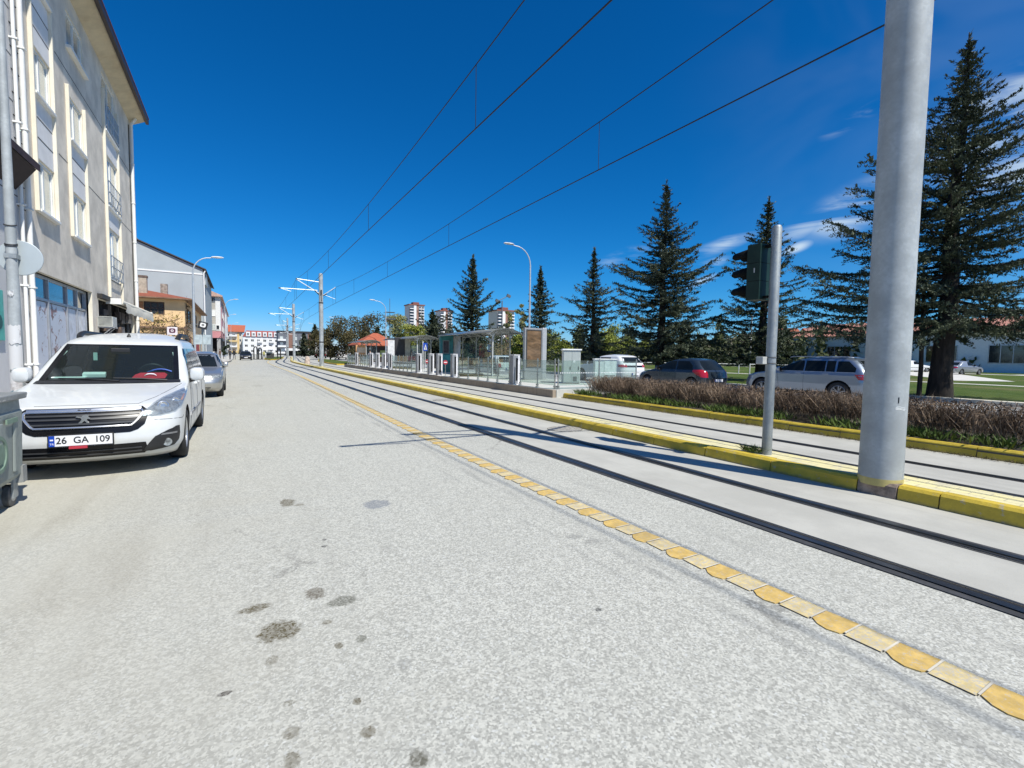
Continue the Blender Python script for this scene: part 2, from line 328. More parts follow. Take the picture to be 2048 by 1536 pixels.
while y < 120:
    far = y > 30; dl = .172 if not far else 1.2; x = yx(y+dl/2); hw = .088
    if far: g.grid([[(yx(q)-hw,q,.009),(yx(q)+hw,q,.009)] for q in (y,y+dl)], 1)
    elif k % 2 == 0:
        bl = .028+.016*rng.random(); P = [(x+hw,y+.006,.007),(x+hw-.01,y+dl-.004,.007),(x-hw+.02,y+dl-.004,.007),(x-hw-bl*.55,y+dl*.72,.0065),(x-hw-bl,y+dl*.42,.0065),(x-hw-bl*.4,y+dl*.1,.0065),(x-hw+.02,y+.006,.007)]
        c0 = (x,y+dl/2,.0075); g.add(P+[c0]+[(q[0],q[1],.001) for q in P], [(i,(i+1)%7,7) for i in range(7)]+[(i,8+i,8+(i+1)%7,(i+1)%7) for i in range(7)], 0)
    else:
        bl = .012*rng.random(); P = [(x-hw-bl,y+.004,.007),(x+hw,y+.004,.007),(x+hw+.006*rng.random(),y+dl-.004,.007),(x-hw-.012*rng.random(),y+dl-.004,.007)]
        g.add(P,[(0,1,2,3)],1)
    if not far: g.add([(x-hw+.01,y-.005,.0115),(x+hw,y-.005,.0115),(x+hw,y+.005,.0115),(x-hw+.01,y+.005,.0115)],[(0,1,2,3)],2)
    y += dl; k += 1
tag(g.build('yellow_line', [m_y1,m_y2,m_yj], smooth=False), kind='structure')

# kerbs of painted stones, the median and the planted strip
def kerbpaint(name, col, wear=.3):
    m,t,p,o = nodes(name); b = NB(t); P = b.pos(); nrm = b.n('ShaderNodeNewGeometry').outputs['Normal']
    c = b.mix(b.rng(b.noise(P,3.5,6,.65),.35,.7), tuple(v*.8 for v in col), tuple(min(1,v*1.1) for v in col))
    w = b.rng(b.noise(P,11,8,.72),.74-wear*.32,.82-wear*.32); c = b.mix(b.math('MULTIPLY',w,.75), c, (.40,.37,.30))
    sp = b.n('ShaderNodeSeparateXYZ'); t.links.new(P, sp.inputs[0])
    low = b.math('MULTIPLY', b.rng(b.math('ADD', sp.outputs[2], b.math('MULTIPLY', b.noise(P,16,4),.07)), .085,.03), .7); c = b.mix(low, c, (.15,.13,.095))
    t.links.new(c, p.inputs['Base Color']); p.inputs['Roughness'].default_value = .62
    t.links.new(b.bump(b.noise(P,38,6,.65),.45,.008), p.inputs['Normal']); return m
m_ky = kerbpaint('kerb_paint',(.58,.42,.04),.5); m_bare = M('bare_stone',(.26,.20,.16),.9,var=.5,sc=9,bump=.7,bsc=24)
m_joint = M('kerb_joint',(.10,.09,.07),.95)
def kerb(x, y0, y1, length, side, joint0=0., h=.155, w=.16, bare=(), slope=.02):
    """row of kerb stones; side=-1: face looks to -X"""
    g = MB(); y = y0+joint0
    while y < y1:
        l = length if y < 60 else length*3
        for a_,b_ in bare:
            if y < a_-.02 < y+l: l = a_-y
            elif abs(y-a_) < .02: l = b_-y
        ya, yb = y+.006, min(y+l,y1)-.006; s0, s1 = sh(ya), sh(yb)
        mi = 1 if any(a <= y+.01 < b for a,b in bare) else 0; dz = rng.uniform(-.006,.006); dx = rng.uniform(-.006,.006); c = .028
        rows = []
        for yy, ss in ((ya,s0),(yb,s1)):
            X = x+ss+dx
            rows.append([(X-side*0,yy,-.02),(X-side*slope,yy,h-c+dz),(X-side*(slope+c),yy,h+dz),(X-side*w,yy,h+dz),(X-side*w,yy,-.02)])
        b0 = len(g.v); g.grid(rows, mi); g.add(rows[0],[(0,1,2,3,4)],mi); g.add(rows[1],[(4,3,2,1,0)],mi)
        y += l
    g.box(x-side*.03 if side<0 else x-w+.01, x-side*.03+w-.05 if side<0 else x-.03, y0+joint0, min(y1,59), -.02, h-.05, 2)
    return g
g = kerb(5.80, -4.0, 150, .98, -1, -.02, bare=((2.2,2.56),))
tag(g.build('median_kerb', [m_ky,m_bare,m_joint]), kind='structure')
m_pav = None
def paver(name, c1, c2, cj, sc):
    m,t,p,o = nodes(name); b = NB(t); P = b.pos()
    br = b.n('ShaderNodeTexBrick'); t.links.new(b.mapv(P,(1,1,1),(0,0,rad(90))), br.inputs[0]); br.inputs['Scale'].default_value = sc; br.inputs['Mortar Size'].default_value = .012
    br.inputs[1].default_value = (*c1,1); br.inputs[2].default_value = (*c2,1); br.inputs[3].default_value = (*cj,1); br.inputs['Brick Width'].default_value = .4; br.inputs['Row Height'].default_value = .2
    c = b.mix(b.math('MULTIPLY', b.rng(b.noise(P,4.5,8,.7),.47,.66),.75), br.outputs[0], (.45,.42,.35))
    t.links.new(c, p.inputs['Base Color']); p.inputs['Roughness'].default_value = .75
    t.links.new(b.bump(b.math('ADD', b.math('MULTIPLY',br.outputs['Fac'],-.6), b.noise(P,40,4)),.35,.006), p.inputs['Normal']); return m
m_pav = paver('median_pavers',(.72,.64,.32),(.68,.62,.36),(.50,.45,.28),1.6)
g = MB(); ys = [q for q in YS if -8 <= q <= 150]
strip(g, 5.95, 6.44, .142, ys); tag(g.build('median_paving', m_pav), kind='structure')
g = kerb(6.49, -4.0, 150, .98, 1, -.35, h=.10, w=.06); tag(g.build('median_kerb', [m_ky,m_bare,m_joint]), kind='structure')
g = kerb(9.46, -5.0, 13.1, .93, -1, .2, h=.17, w=.15, slope=.035); tag(g.build('planter_kerb', [m_ky,m_bare,m_joint]), kind='structure')
m_soil = M('planter_soil',(.10,.085,.055),.95,var=.5,sc=6,bump=.8,bsc=12)
g = MB(); g.grid([[(x,y,.13+.05*math.sin(x*7+y*3)) for x in (9.6,10.1,10.6,11.2,11.8,12.2)] for y in np.linspace(-5,13.1,40)])
g.box(12.2,12.35,-5,13.2,-.02,.17); tag(g.build('planter_soil', m_soil), kind='structure')
# stop platform (raised slab with tiled edge) and paving behind it
def slabmat(name):
    m,t,p,o = nodes(name); b = NB(t); P = b.pos(); sp = b.n('ShaderNodeSeparateXYZ'); t.links.new(P, sp.inputs[0])
    fr = b.math('FRACT', b.math('MULTIPLY', sp.outputs[1], 1/.62)); j = b.math('MULTIPLY', b.rng(fr,.0,.03,1,0), 1)
    wn = b.n('ShaderNodeTexWhiteNoise', noise_dimensions='1D'); t.links.new(b.math('FLOOR', b.math('MULTIPLY', sp.outputs[1],1/.62)), wn.inputs['W'])
    c = b.mix(b.noise(P,5,6,.65), (.20,.165,.12), (.42,.35,.27)); c = b.mix(b.math('MULTIPLY',wn.outputs[0],.4), c, (.30,.22,.16)); c = b.mix(j, c, (.05,.045,.04))
    t.links.new(c, p.inputs['Base Color']); p.inputs['Roughness'].default_value = .75; return m
g = MB(); g.box(9.16,9.30,13.25,50.6,-.02,.262,0); tag(g.build('platform_edge', slabmat('edge_tiles'), bevel=.008), kind='structure')
g = MB(); g.box(9.30,13.5,13.22,50.6,-.02,.268); g.box(12.35,13.5,5,13.22,-.02,.16)
tag(g.build('platform', conc('platform_concrete',(.54,.54,.50),2.2,.2)), kind='structure')
# far planted islands
m_grass = None
def grassmat(name, c0, c1, c2, sc=1.):
    m,t,p,o = nodes(name); b = NB(t); P = b.pos()
    c = b.mix(b.rng(b.noise(b.mapv(P,(1,1,1)),.6*sc,6,.65,.5),.36,.66), c0, c1); c = b.mix(b.math('MULTIPLY', b.rng(b.noise(P,.16*sc,5,.6,.6),.5,.68),.8), c, c2)
    c = b.mix(b.rng(b.noise(P,26,4,.7),.3,.7), b.mix(.45,c,(.02,.03,.008)), c)
    t.links.new(c, p.inputs['Base Color']); p.inputs['Roughness'].default_value = .9; p.inputs['Specular IOR Level'].default_value = .15
    t.links.new(b.bump(b.noise(P,22,6,.75),.9,.06), p.inputs['Normal']); return m
m_grass = grassmat('lawn_grass',(.07,.115,.018),(.115,.16,.035),(.20,.18,.075))
m_kw = M('kerb_white',(.62,.60,.54),.8,dirt=.4); m_kyf = m_ky
def island(pts, ky=None):
    g = MB(); n = len(pts); c = Vector((sum(p[0] for p in pts)/n, sum(p[1] for p in pts)/n, 0))
    inn = [(c.x+(p[0]-c.x)*.93, c.y+(p[1]-c.y)*.97) for p in pts]
    g.add([(*p,-.02) for p in pts]+[(*p,.16) for p in pts]+[(*p,.16) for p in inn]+[(*p,.2) for p in inn], [(i,(i+1)%n,n+(i+1)%n,n+i) for i in range(n)]+[(n+i,n+(i+1)%n,2*n+(i+1)%n,2*n+i) for i in range(n)], 0)
    g.add([(*p,.19) for p in inn],[tuple(range(n))],1)
    return g
tag(island([(9.5,57),(9.55,63),(10.3,78),(12.6,95),(13.3,100),(14.0,96),(13.9,84),(13.2,69),(12.6,58)]).build('island',[m_ky,m_grass]), kind='structure')
tag(island([(4.3,89),(5.2,90.5),(6.4,100),(8.2,117),(9.8,138),(8.6,141),(6.0,128),(4.2,110),(3.6,95)]).build('island',[m_ky,m_grass]), kind='structure')
# pavements on the left
m_pave = conc('pavement_concrete',(.50,.49,.46),1.5,.25)
g = MB(); g.box(-4.8,-2.9,-20,40,-.02,.13); n = 14
poly = [(-1.25,170),(-1.25,80),(-1.3,73),(-1.6,67),(-2.3,62.6),(-3.2,60.5),(-4.4,59.6),(-5.5,59.4),(-6,59.4),(-6,170)]
g.prism([(x,y,-.02) for x,y in poly],(0,0,.15)); tag(g.build('pavement', m_pave, bevel=.02), kind='structure')
g = MB(); poly2 = [(p[0]+.12,p[1]-.05) for p in poly[1:8]]
g.grid([[(a[0],a[1],z0) for a in poly2] for z0 in (-.02,.15)]); g.grid([[(a[0],a[1],.151) for a in poly2],[(a[0]-.14,a[1]+.1,.151) for a in poly2]]); tag(g.build('pavement_kerb', M('kerb_dark',(.22,.21,.19),.85)), kind='structure')
# lawn and its paths on the right
g = MB(); g.grid([[(x,y,0.03) for x in np.linspace(21.9,120,14)] for y in np.linspace(-40,60,12)]); tag(g.build('lawn', m_grass), kind='structure')
g = MB(); g.box(21.55,21.95,-30,80,-.02,.14); tag(g.build('lawn_kerb', M('lawn_kerb_stone',(.62,.58,.48),.85,dirt=.4), bevel=.015), kind='structure')
m_path = conc('path_concrete',(.62,.60,.54),1.,.15)
g = MB()
g.grid([[(37,-40,.036),(38.0,-40,.036)],[(40.5,60,.036),(41.5,60,.036)]])
g.grid([[(45,14.0,.037),(48,11.6,.037)],[(62,24.5,.037),(66,20.0,.037)],[(75,29,.037),(80,24,.037)]])
g.grid([[(52,4,.038),(54,1,.038)],[(75,18.5,.038),(80,12.5,.038)]])
g.grid([[(68,-40,.039),(70,-40,.039)],[(72,60,.039),(74,60,.039)]])
tag(g.build('path', m_path), kind='structure')
g = MB(); g.grid([[(x,y,.034+.0*x) for x in (24,28,33)] for y in (26,30,36)]); 

# ------------------------------------------------------------------ buildings
def holes_wall(mb, plane, a0, a1, z0, z1, holes, depth, m=0, mr=0):
    """wall face in the plane; plane(a,z,d) -> point, d = depth behind the face. holes: (a0,a1,z0,z1)"""
    As = sorted({a0,a1}|{h[i] for h in holes for i in (0,1)}); Zs = sorted({z0,z1}|{h[i] for h in holes for i in (2,3)})
    for i in range(len(As)-1):
        for j in range(len(Zs)-1):
            ca, cz = (As[i]+As[i+1])/2, (Zs[j]+Zs[j+1])/2
            if any(h[0] < ca < h[1] and h[2] < cz < h[3] for h in holes): continue
            mb.add([plane(As[i],Zs[j],0),plane(As[i+1],Zs[j],0),plane(As[i+1],Zs[j+1],0),plane(As[i],Zs[j+1],0)],[(0,1,2,3)],m)
    for h in holes:
        c = [(h[0],h[2]),(h[1],h[2]),(h[1],h[3]),(h[0],h[3])]
        for k in range(4):
            p, q = c[k], c[(k+1)%4]
            mb.add([plane(*p,0),plane(*q,0),plane(*q,depth),plane(*p,depth)],[(0,1,2,3)],mr)
def pbox(mb, plane, a0, a1, z0, z1, d0, d1, m=0):
    P = [plane(a,z,d) for d in (d0,d1) for a,z in ((a0,z0),(a1,z0),(a1,z1),(a0,z1))]
    mb.add(P, [(0,1,2,3),(7,6,5,4),(0,4,5,1),(1,5,6,2),(2,6,7,3),(3,7,4,0)], m)
def window(parent, plane, a0, a1, z0, z1, d, mf, mp, nv=2, nh=0, fr=.06, name='window', sill=None):
    """window part: frame with a pane sub-part (one pane mesh for the whole window)"""
    g = MB(); t = .05
    for q in (a0, a1-fr): pbox(g, plane, q, q+fr, z0, z1, d, d-t)
    for q in (z0, z1-fr): pbox(g, plane, a0+fr, a1-fr, q, q+fr, d, d-t)
    for i in range(1,nv):
        q = a0+(a1-a0)*i/nv; pbox(g, plane, q-fr*.4, q+fr*.4, z0+fr, z1-fr, d, d-t)
    for i in range(1,nh+1):
        q = z0+(z1-z0)*i/(nh+1); pbox(g, plane, a0+fr, a1-fr, q-fr*.4, q+fr*.4, d, d-t*.8)
    w = g.build(name, mf, parent)
    g = MB(); pbox(g, plane, a0+fr*.5, a1-fr*.5, z0+fr*.5, z1-fr*.5, d-.002, d-.02); g.build('pane', mp, w)
    if sill is not None: g = MB(); pbox(g, plane, a0-.08, a1+.08, z0-.06, z0-.003, d, -.09); g.build('sill', sill, w)
    return w
m_rend = M('render_beige',(.71,.64,.54),.92,var=.16,sc=1.3,bump=.55,bsc=16,dirt=.25,dcol=(.22,.19,.15)); m_cream = M('cream_trim',(.74,.69,.57),.75,var=.06,sc=2,dirt=.12,dcol=(.4,.33,.22))
m_white = M('white_trim',(.78,.78,.76),.6,var=.04); m_panel = M('spandrel_grey',(.80,.78,.76),.85,var=.06,sc=2); m_gline = M('groove_dark',(.07,.065,.06),.9)
m_sof = M('soffit_cream',(.58,.50,.36),.85,var=.1,sc=2,dirt=.3,dcol=(.35,.22,.1)); m_fasc = M('fascia_brown',(.032,.018,.014),.5,var=.2)
m_tile = None
def tilemat(name, c0, c1, sc=3.):
    m,t,p,o = nodes(name); b = NB(t); P = b.obj()
    w = b.n('ShaderNodeTexWave', wave_type='BANDS', bands_direction='X'); t.links.new(P, w.inputs[0]); w.inputs['Scale'].default_value = sc; w.inputs['Distortion'].default_value = .4
    c = b.mix(b.rng(b.noise(P,2.2,7,.7),.32,.7), c0, c1); c = b.mix(b.math('MULTIPLY', w.outputs['Fac'],.3), c, tuple(v*.5 for v in c0))
    t.links.new(c, p.inputs['Base Color']); p.inputs['Roughness'].default_value = .85; t.links.new(b.bump(w.outputs['Fac'],.6,.04), p.inputs['Normal']); return m
m_tile = tilemat('roof_tile_red',(.27,.075,.04),(.40,.125,.065)); m_tile2 = tilemat('roof_tile_orange',(.40,.10,.05),(.50,.15,.075))
m_curt = M('pane_curtain',(.46,.50,.47),.12,var=.12,sc=1.5,spec=.7,coat=.6); m_dpane = M('pane_dark',(.02,.025,.03),.06,var=.4,sc=.7,spec=.8,coat=.5)
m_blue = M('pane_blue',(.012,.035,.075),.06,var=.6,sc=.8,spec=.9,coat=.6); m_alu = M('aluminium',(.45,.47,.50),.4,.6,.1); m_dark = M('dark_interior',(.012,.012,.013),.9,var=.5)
m_galv = None
def galv(name, col, sc=9, ru=.58, me=.12, spangle=.3):
    m,t,p,o = nodes(name); b = NB(t); P = b.obj()
    v = b.voro(P, 38, out='Color'); s = b.n('ShaderNodeSeparateColor'); t.links.new(v, s.inputs[0])
    c = b.mix(b.math('MULTIPLY', s.outputs[0], spangle), col, tuple(min(1,q*1.45) for q in col)); c = b.mix(b.rng(b.noise(P,sc*.25,6,.65),.36,.68), tuple(q*.78 for q in col), c)
    w = b.rng(b.noise(b.mapv(P,(6,6,1.1)),9,4,.7),.68,.76); c = b.mix(b.math('MULTIPLY', w,.6), c, tuple(min(1,q*1.7) for q in col))
    t.links.new(c, p.inputs['Base Color']); p.inputs['Metallic'].default_value = me; t.links.new(b.rng(s.outputs[1],0,1,ru-.05,ru+.12), p.inputs['Roughness']); return m
m_galv = galv('galvanised_pole',(.40,.43,.44)); m_galv2 = galv('galvanised_dull',(.34,.37,.38),6,.5,.5); m_lampg = M('lamp_pole_grey',(.50,.53,.55),.45,.4,.08)

BX = -4.8
pl = lambda a,z,d: (BX-d, a, z)                      # street front looks to +X
b1 = thing('apartment_building','tall beige rendered apartment building with cream window bays and brown eaves','building',(0,0,0))
shop1 = (17.62,23.42,.0,3.56); shop2 = (24.3,31.35,.0,3.42)
wins = [(18.05,19.6,5.3,6.7),(18.05,19.6,8.44,9.74),(18.05,19.6,11.5,12.75),(21.18,23.0,5.24,6.7),(21.18,23.0,8.36,9.84),(21.5,23.35,11.4,12.6),(26.12,28.48,4.46,6.62),(26.12,28.48,7.52,9.66),(26.12,28.48,10.62,12.9)]
g = MB(); holes_wall(g, pl, 16.75, 31.95, .1, 13.2, [shop1,shop2]+wins, .12, 0, 1); g.build('street_wall',[m_rend,m_cream],b1)
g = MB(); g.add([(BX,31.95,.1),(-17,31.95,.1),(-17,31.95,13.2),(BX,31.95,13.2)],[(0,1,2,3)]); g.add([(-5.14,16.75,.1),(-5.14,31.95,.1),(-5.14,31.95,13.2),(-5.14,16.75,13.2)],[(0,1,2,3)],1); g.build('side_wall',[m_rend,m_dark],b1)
g = MB(); holes_wall(g, pl, 6, 16.75, .1, 13.2, [], .3); g.v = [(x+.02,y,z) for x,y,z in g.v]
for z in (5.2,6.4,7.5,8.6,9.7,10.8): g.box(BX+.02,BX+.024,6,16.7,z,z+.025,1)
g.build('grey_wall',[M('wall_light_grey',(.60,.59,.58),.85,var=.06,sc=1.2,dirt=.15),m_gline],b1)
g = MB()
g.prism([(BX,5.5,13.2),(BX+.62,5.5,13.52),(BX+.62,5.5,13.56),(-11,5.5,17.2),(-11,5.5,13.2)],(0,26.85,0)); g.build('eave',[m_sof],b1)
g = MB(); g.box(BX+.62,BX+.76,5.4,32.45,13.42,13.80); g.build('fascia',m_fasc,b1,bevel=.02)
g = MB(); g.prism([(BX+.78,5.3,13.73),(-11.2,5.3,17.5),(-11.2,5.3,17.4),(BX+.7,5.3,13.69)],(0,27.2,0)); g.build('roof',m_tile,b1)
def bay(fins, z0, z1, spans, sills, gro, pr=.10):
    A0, A1 = fins[0][1], fins[1][0]
    for a0,a1 in fins: g = MB(); pbox(g, pl, a0, a1, z0, z1, .0, -pr); g.build('bay_fin', m_cream, b1, bevel=.012)
    for q0,q1 in spans:
        g = MB(); pbox(g, pl, A0+.002, A1-.002, q0, q1, .05, -.018); sp_ = g.build('spandrel',m_panel,b1)
        for q in gro:
            if q0 < q < q1: g = MB(); pbox(g, pl, A0+.05, A1-.03, q, q+.035, -.0185, -.022); g.build('groove',m_gline,sp_)
    for q in sills:
        g = MB(); pbox(g, pl, A0-.02, A1+.02, q-.075, q, 0.0, -pr-.03); g.build('sill', m_white, b1, bevel=.01)
bay([(17.95,18.035),(19.615,19.70)],5.2,11.42,[(6.72,8.36),(9.76,11.36)],[5.27,8.43,11.45],[7.27,7.82,10.25,10.8])
bay([(21.08,21.165),(23.015,23.10)],5.15,10.02,[(6.72,8.28)],[5.22,8.35],[7.3,7.8])
bay([(26.0,26.10),(28.50,28.60)],3.45,12.2,[(6.66,7.42),(9.7,10.52)],[7.5,10.6],[])
pbk = MB(); pbox(pbk, pl, 21.35,23.55,11.30,11.39,0,-.14); pbk.build('sill',m_white,b1)
for z,a,bb in ((7.47,20.2,21.05),(7.47,23.58,25.95),(7.47,29.2,31.5),(10.52,20.2,25.95),(10.52,29.2,31.5),(4.42,26.4,28.75)): g = MB(); pbox(g, pl, a, bb, z, z+.03, 0, -.004); g.build('groove', m_gline, b1)
for h in wins: window(b1, pl, h[0], h[1], h[2], h[3], .085, m_white, m_curt, 2, 0, .07)
for z in (4.46,7.56,10.68):                                            # balcony rails in front of the tall windows
    g = MB(); 
    for q in np.linspace(26.16,28.44,9): g.tube([(BX+.12,q,z),(BX+.12,q,z+.95)],.014,6)
    for zz in (z+.06,z+.5,z+.95): g.tube([(BX+.12,26.1,zz),(BX+.12,28.5,zz)],.02,6)
    g.build('balcony_rail', m_alu, b1)
for yy,r,mm in ((17.12,.06,m_white),(16.66,.04,m_white),(31.72,.075,m_white)):
    g = MB(); g.tube([(BX+.10,yy,.2),(BX+.10,yy,13.0),(BX+.3,yy,13.35)],r,10)
    for z in range(1,13,2): g.box(BX-.0,BX+.18,yy-r-.012,yy+r+.012,z,z+.04)
    g.build('drainpipe', mm, b1, smooth=True)
g = MB(); g.tube([(BX+.03,31.5,.3),(BX+.03,31.5,12.9)],.022,6); g.build('cable', m_gline, b1)
g = MB(); g.tube([(BX+.06,16.9,2.8),(BX+.06,16.9,12.9)],.02,6); g.build('cable', m_gline, b1)
for z in np.arange(5.,13,.55): g = MB(); g.tube([(BX+.02,16.66,z),(BX+.09,16.93,z-.06)],.014,5); g.build('pipe_clip', m_gline, b1)
# shop front one: white covered panels under a blue transom
pls = lambda a,z,d: (BX-.24-d, a, z)
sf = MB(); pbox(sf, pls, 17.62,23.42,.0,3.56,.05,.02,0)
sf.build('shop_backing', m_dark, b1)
sw = MB()
for a in (17.62,19.36,21.15,22.25,23.36): pbox(sw, pls, a, a+.07, .05, 3.54, .0, -.07)
for z in (.05,2.82,3.47): pbox(sw, pls, 17.7,23.36, z, z+.08, .0, -.06)
shf = sw.build('shop_front', m_alu, b1)
g = MB(); pbox(g, pls, 17.7,23.36,2.9,3.47,-.005,-.015); g.build('transom_glass', m_blue, shf)
def printed(name, seed, cols):
    m,t,p,o = nodes(name); b = NB(t); P = b.obj()
    n = b.noise(b.mapv(P,(1,1,1),(0,0,0),(seed,seed*2,0)), 2.1, 5, .65, .9); n2 = b.noise(b.mapv(P,(1,1,1),(0,0,0),(seed*3,0,seed)), 7, 4, .6)
    c = b.mix(b.rng(n2,.3,.7), cols[1], cols[2]); c = b.mix(b.rng(n,.56,.60), cols[0], c)
    t.links.new(c, p.inputs['Base Color']); p.inputs['Roughness'].default_value = .3; return m
m_prt = printed('printed_film',3,[(.62,.66,.74),(.10,.06,.05),(.36,.16,.14)])
for a0,a1,mm in ((17.7,19.34,m_prt),(19.44,21.13,m_prt),(21.23,22.23,M('film_plain',(.60,.64,.72),.3)),(22.33,23.34,M('film_plain',(.60,.64,.72),.3))):
    g = MB(); pbox(g, pls, a0,a1,.14,2.8,-.005,-.02); g.build('shop_panel', mm, shf)
# shop front two: dark, hung with stuff
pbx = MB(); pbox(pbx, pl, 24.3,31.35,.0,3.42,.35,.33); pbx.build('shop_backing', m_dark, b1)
r3 = random.Random(8); sfr = MB()
for a in (24.3,25.9,27.4,28.9,31.2): pbox(sfr, pl, a, a+.12, .1, 3.4, .28, .2, 0)
for i in range(26):
    a = r3.uniform(24.5,30.6); z = r3.uniform(1.0,3.0); pbox(sfr, pl, a, a+r3.uniform(.3,.9), z, z+r3.uniform(.15,.5), .2-i*.002, .05+r3.uniform(-.05,.03)-i*.003, r3.choice((1,1,2,3)))
sfr.build('shop_front',[M('shop_frame_grey',(.16,.165,.17),.6),M('shop_wares_dark',(.05,.045,.045),.7,var=.6,sc=5),M('shop_wares_grey',(.19,.18,.18),.7,var=.5,sc=7),M('shop_wares_brown',(.13,.09,.07),.7,var=.5,sc=6)],b1)
g = MB(); pbox(g, pl, 24.15,31.5,3.43,3.60,0,-.16); g.build('shop_lintel', M('lintel_black',(.03,.027,.025),.7), b1)

aw = thing('rolled_awning','rolled up cream fabric awning over the dark shop front on the beige building','awning',(BX+.45,25.6,3.42))
g = MB(); g.tube([(0,0,0),(0,7.9,0)],.105,12); g.build('roller', M('awning_cream',(.70,.66,.56),.8,var=.08), aw, smooth=True)
g = MB(); rows = [[(.10+.02*math.sin(q*2.2),q,-.02) for q in np.linspace(.35,7.85,20)],[(.14+.02*math.sin(q*2.2+1),q,-.22) for q in np.linspace(.35,7.85,20)],[(.12,q,-.40+.03*math.sin(q*5)) for q in np.linspace(.35,7.85,20)]]
g.grid(rows); g.build('valance', M('awning_cream',(.70,.66,.56),.8), aw, smooth=True)
g = MB(); g.box(-.45,.05,-.12,-.02,-.1,.14); g.build('bracket', m_white, aw); g = MB(); g.box(-.45,.05,7.92,8.0,-.1,.14); g.build('bracket', m_white, aw)
ac = thing('air_conditioner','grey air conditioning unit with a wide grille on the wall between the two shops','air conditioner',(BX+.003,24.05,2.32))
g = MB(); g.box(0,.46,.03,.75,0,.40,0); g.build('casing', M('ac_casing',(.50,.50,.46),.5,dirt=.3), ac, bevel=.012)
g = MB()
for z in np.linspace(.04,.36,9): g.box(.03,.43,.012,.028,z,z+.012)
for a,b_,c_,d in ((0,.46,0,.03),(0,.46,.37,.40)): g.box(a,b_,.0,.029,c_,d)
for a in (0,.43): g.box(a,a+.03,.0,.029,.03,.37)
g.build('grille', M('ac_grille',(.42,.43,.40),.5), ac)
for y_ in (.06,.6): g = MB(); g.box(.0,.5,y_,y_+.04,-.04,-.003); g.tube([(.0,y_+.02,-.45),(.42,y_+.02,-.03)],.015,6); g.build('bracket', m_alu, ac)
cp = thing('wall_canopy','dark brown tiled lean-to canopy high on the grey wall beside the beige building','canopy',(BX+.02,16.8,5.9))
g = MB(); g.prism([(0,-9,.35),(.42,-9,.02),(.42,-9,.20),(0,-9,.62)],(0,9.0,0)); g.build('canopy_roof', M('canopy_brown',(.045,.022,.018),.7,var=.4,sc=6), cp)
g = MB(); g.prism([(.001,-8.9,-.55),(.40,-8.9,.015),(.001,-8.9,.34)],(0,8.7,0)); g.build('canopy_side', M('canopy_dark',(.03,.017,.014),.8), cp)
ts = thing('shop_sign','teal shop sign board on the grey wall behind the galvanised pole','sign',(BX+.03,12.6,1.6))
g = MB(); g.box(0,.06,0,2.75,0,1.15); g.build('board', M('sign_teal',(.10,.42,.36),.5), ts, bevel=.01)
g = MB()
for i in range(7): g.lathe([(.0,.061),(.17,.061),(.17,.068),(.0,.068)],14,0,'X',(0,.3+i*.36,.42+.2*(i%2)))
g.build('lettering', M('sign_dark_teal',(.02,.10,.09),.5), ts)

# ---- orange two-storey house
def plS(Y): return lambda a,z,d: (a, Y+d, z)          # face looking to -Y
def plE(X): return lambda a,z,d: (X-d, a, z)          # face looking to +X
oh = thing('orange_house','orange two storey house with red tiled hip roof, vines and a pergola','house',(0,0,0))
m_or = M('orange_render',(.76,.53,.29),.9,var=.1,sc=.8,dirt=.35,dcol=(.38,.24,.12)); m_ow = M('orange_shade_brown',(.20,.12,.07),.9,var=.3)
g = MB(); holes_wall(g, plS(58.5), -13,-4.85,.1,6.55,[(-8.15,-6.5,4.95,6.2)],.15); holes_wall(g, plE(-4.85),58.5,82,.1,6.55,[(62,66,4.4,5.9),(70,74,4.4,5.9),(60,64,.1,2.8),(68,76,.1,2.8)],.15); g.build('wall', m_or, oh)
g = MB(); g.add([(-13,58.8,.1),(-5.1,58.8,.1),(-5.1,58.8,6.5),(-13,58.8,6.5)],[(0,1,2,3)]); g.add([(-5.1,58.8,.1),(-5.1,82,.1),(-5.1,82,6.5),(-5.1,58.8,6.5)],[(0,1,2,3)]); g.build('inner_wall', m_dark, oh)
g = MB(); E = [(-14,57.7),(-4.15,57.7),(-4.15,82.8),(-14,82.8)]; Rg = [(-8.6,63.0,7.75),(-8.6,77,7.75)]
g.add([(*E[0],6.62),(*E[1],6.62),(*E[2],6.62),(*E[3],6.62),*Rg],[(0,1,4),(1,2,5,4),(2,3,5),(3,0,4,5)],0); g.add([(*e,6.62) for e in E]+[(*e,6.50) for e in E],[(0,1,5,4),(1,2,6,5),(2,3,7,6),(3,0,4,7),(4,5,6,7)],1); rf = g.build('roof',[m_tile,M('eave_wood',(.20,.12,.075),.85,var=.3,sc=4)],oh)
g = MB(); g.box(-8.75,-8.1,60.2,60.85,7.0,8.7); g.box(-8.8,-8.05,60.15,60.9,8.71,8.9,1); g.build('chimney',[M('chimney_tan',(.42,.36,.28),.9),M('chimney_top',(.14,.10,.08),.9)],rf)
g = MB(); g.box(-7.2,-6.6,62,62.6,7.2,8.4); g.build('chimney',M('chimney_old',(.30,.26,.22),.9,var=.4),rf)
window(oh, plS(58.5), -8.15,-6.5,4.95,6.2,.10,M('frame_brown',(.07,.04,.028),.7),m_dpane,3,1,.11)
g = MB(); g.box(-8.55,-8.18,58.43,58.48,4.75,6.15); g.build('shutter',M('shutter_rust',(.40,.17,.07),.8),oh)
for y0 in (62,70): window(oh, plE(-4.85), y0,y0+4,4.4,5.9,.1,M('frame_brown',(.07,.04,.028),.7),m_dpane,3,1,.12)
g = MB(); g.box(-4.84,-4.80,60,64,.1,2.8); g.box(-4.84,-4.79,68,76,.3,2.6); g.build('door',M('door_red',(.36,.035,.03),.6,var=.3),oh)
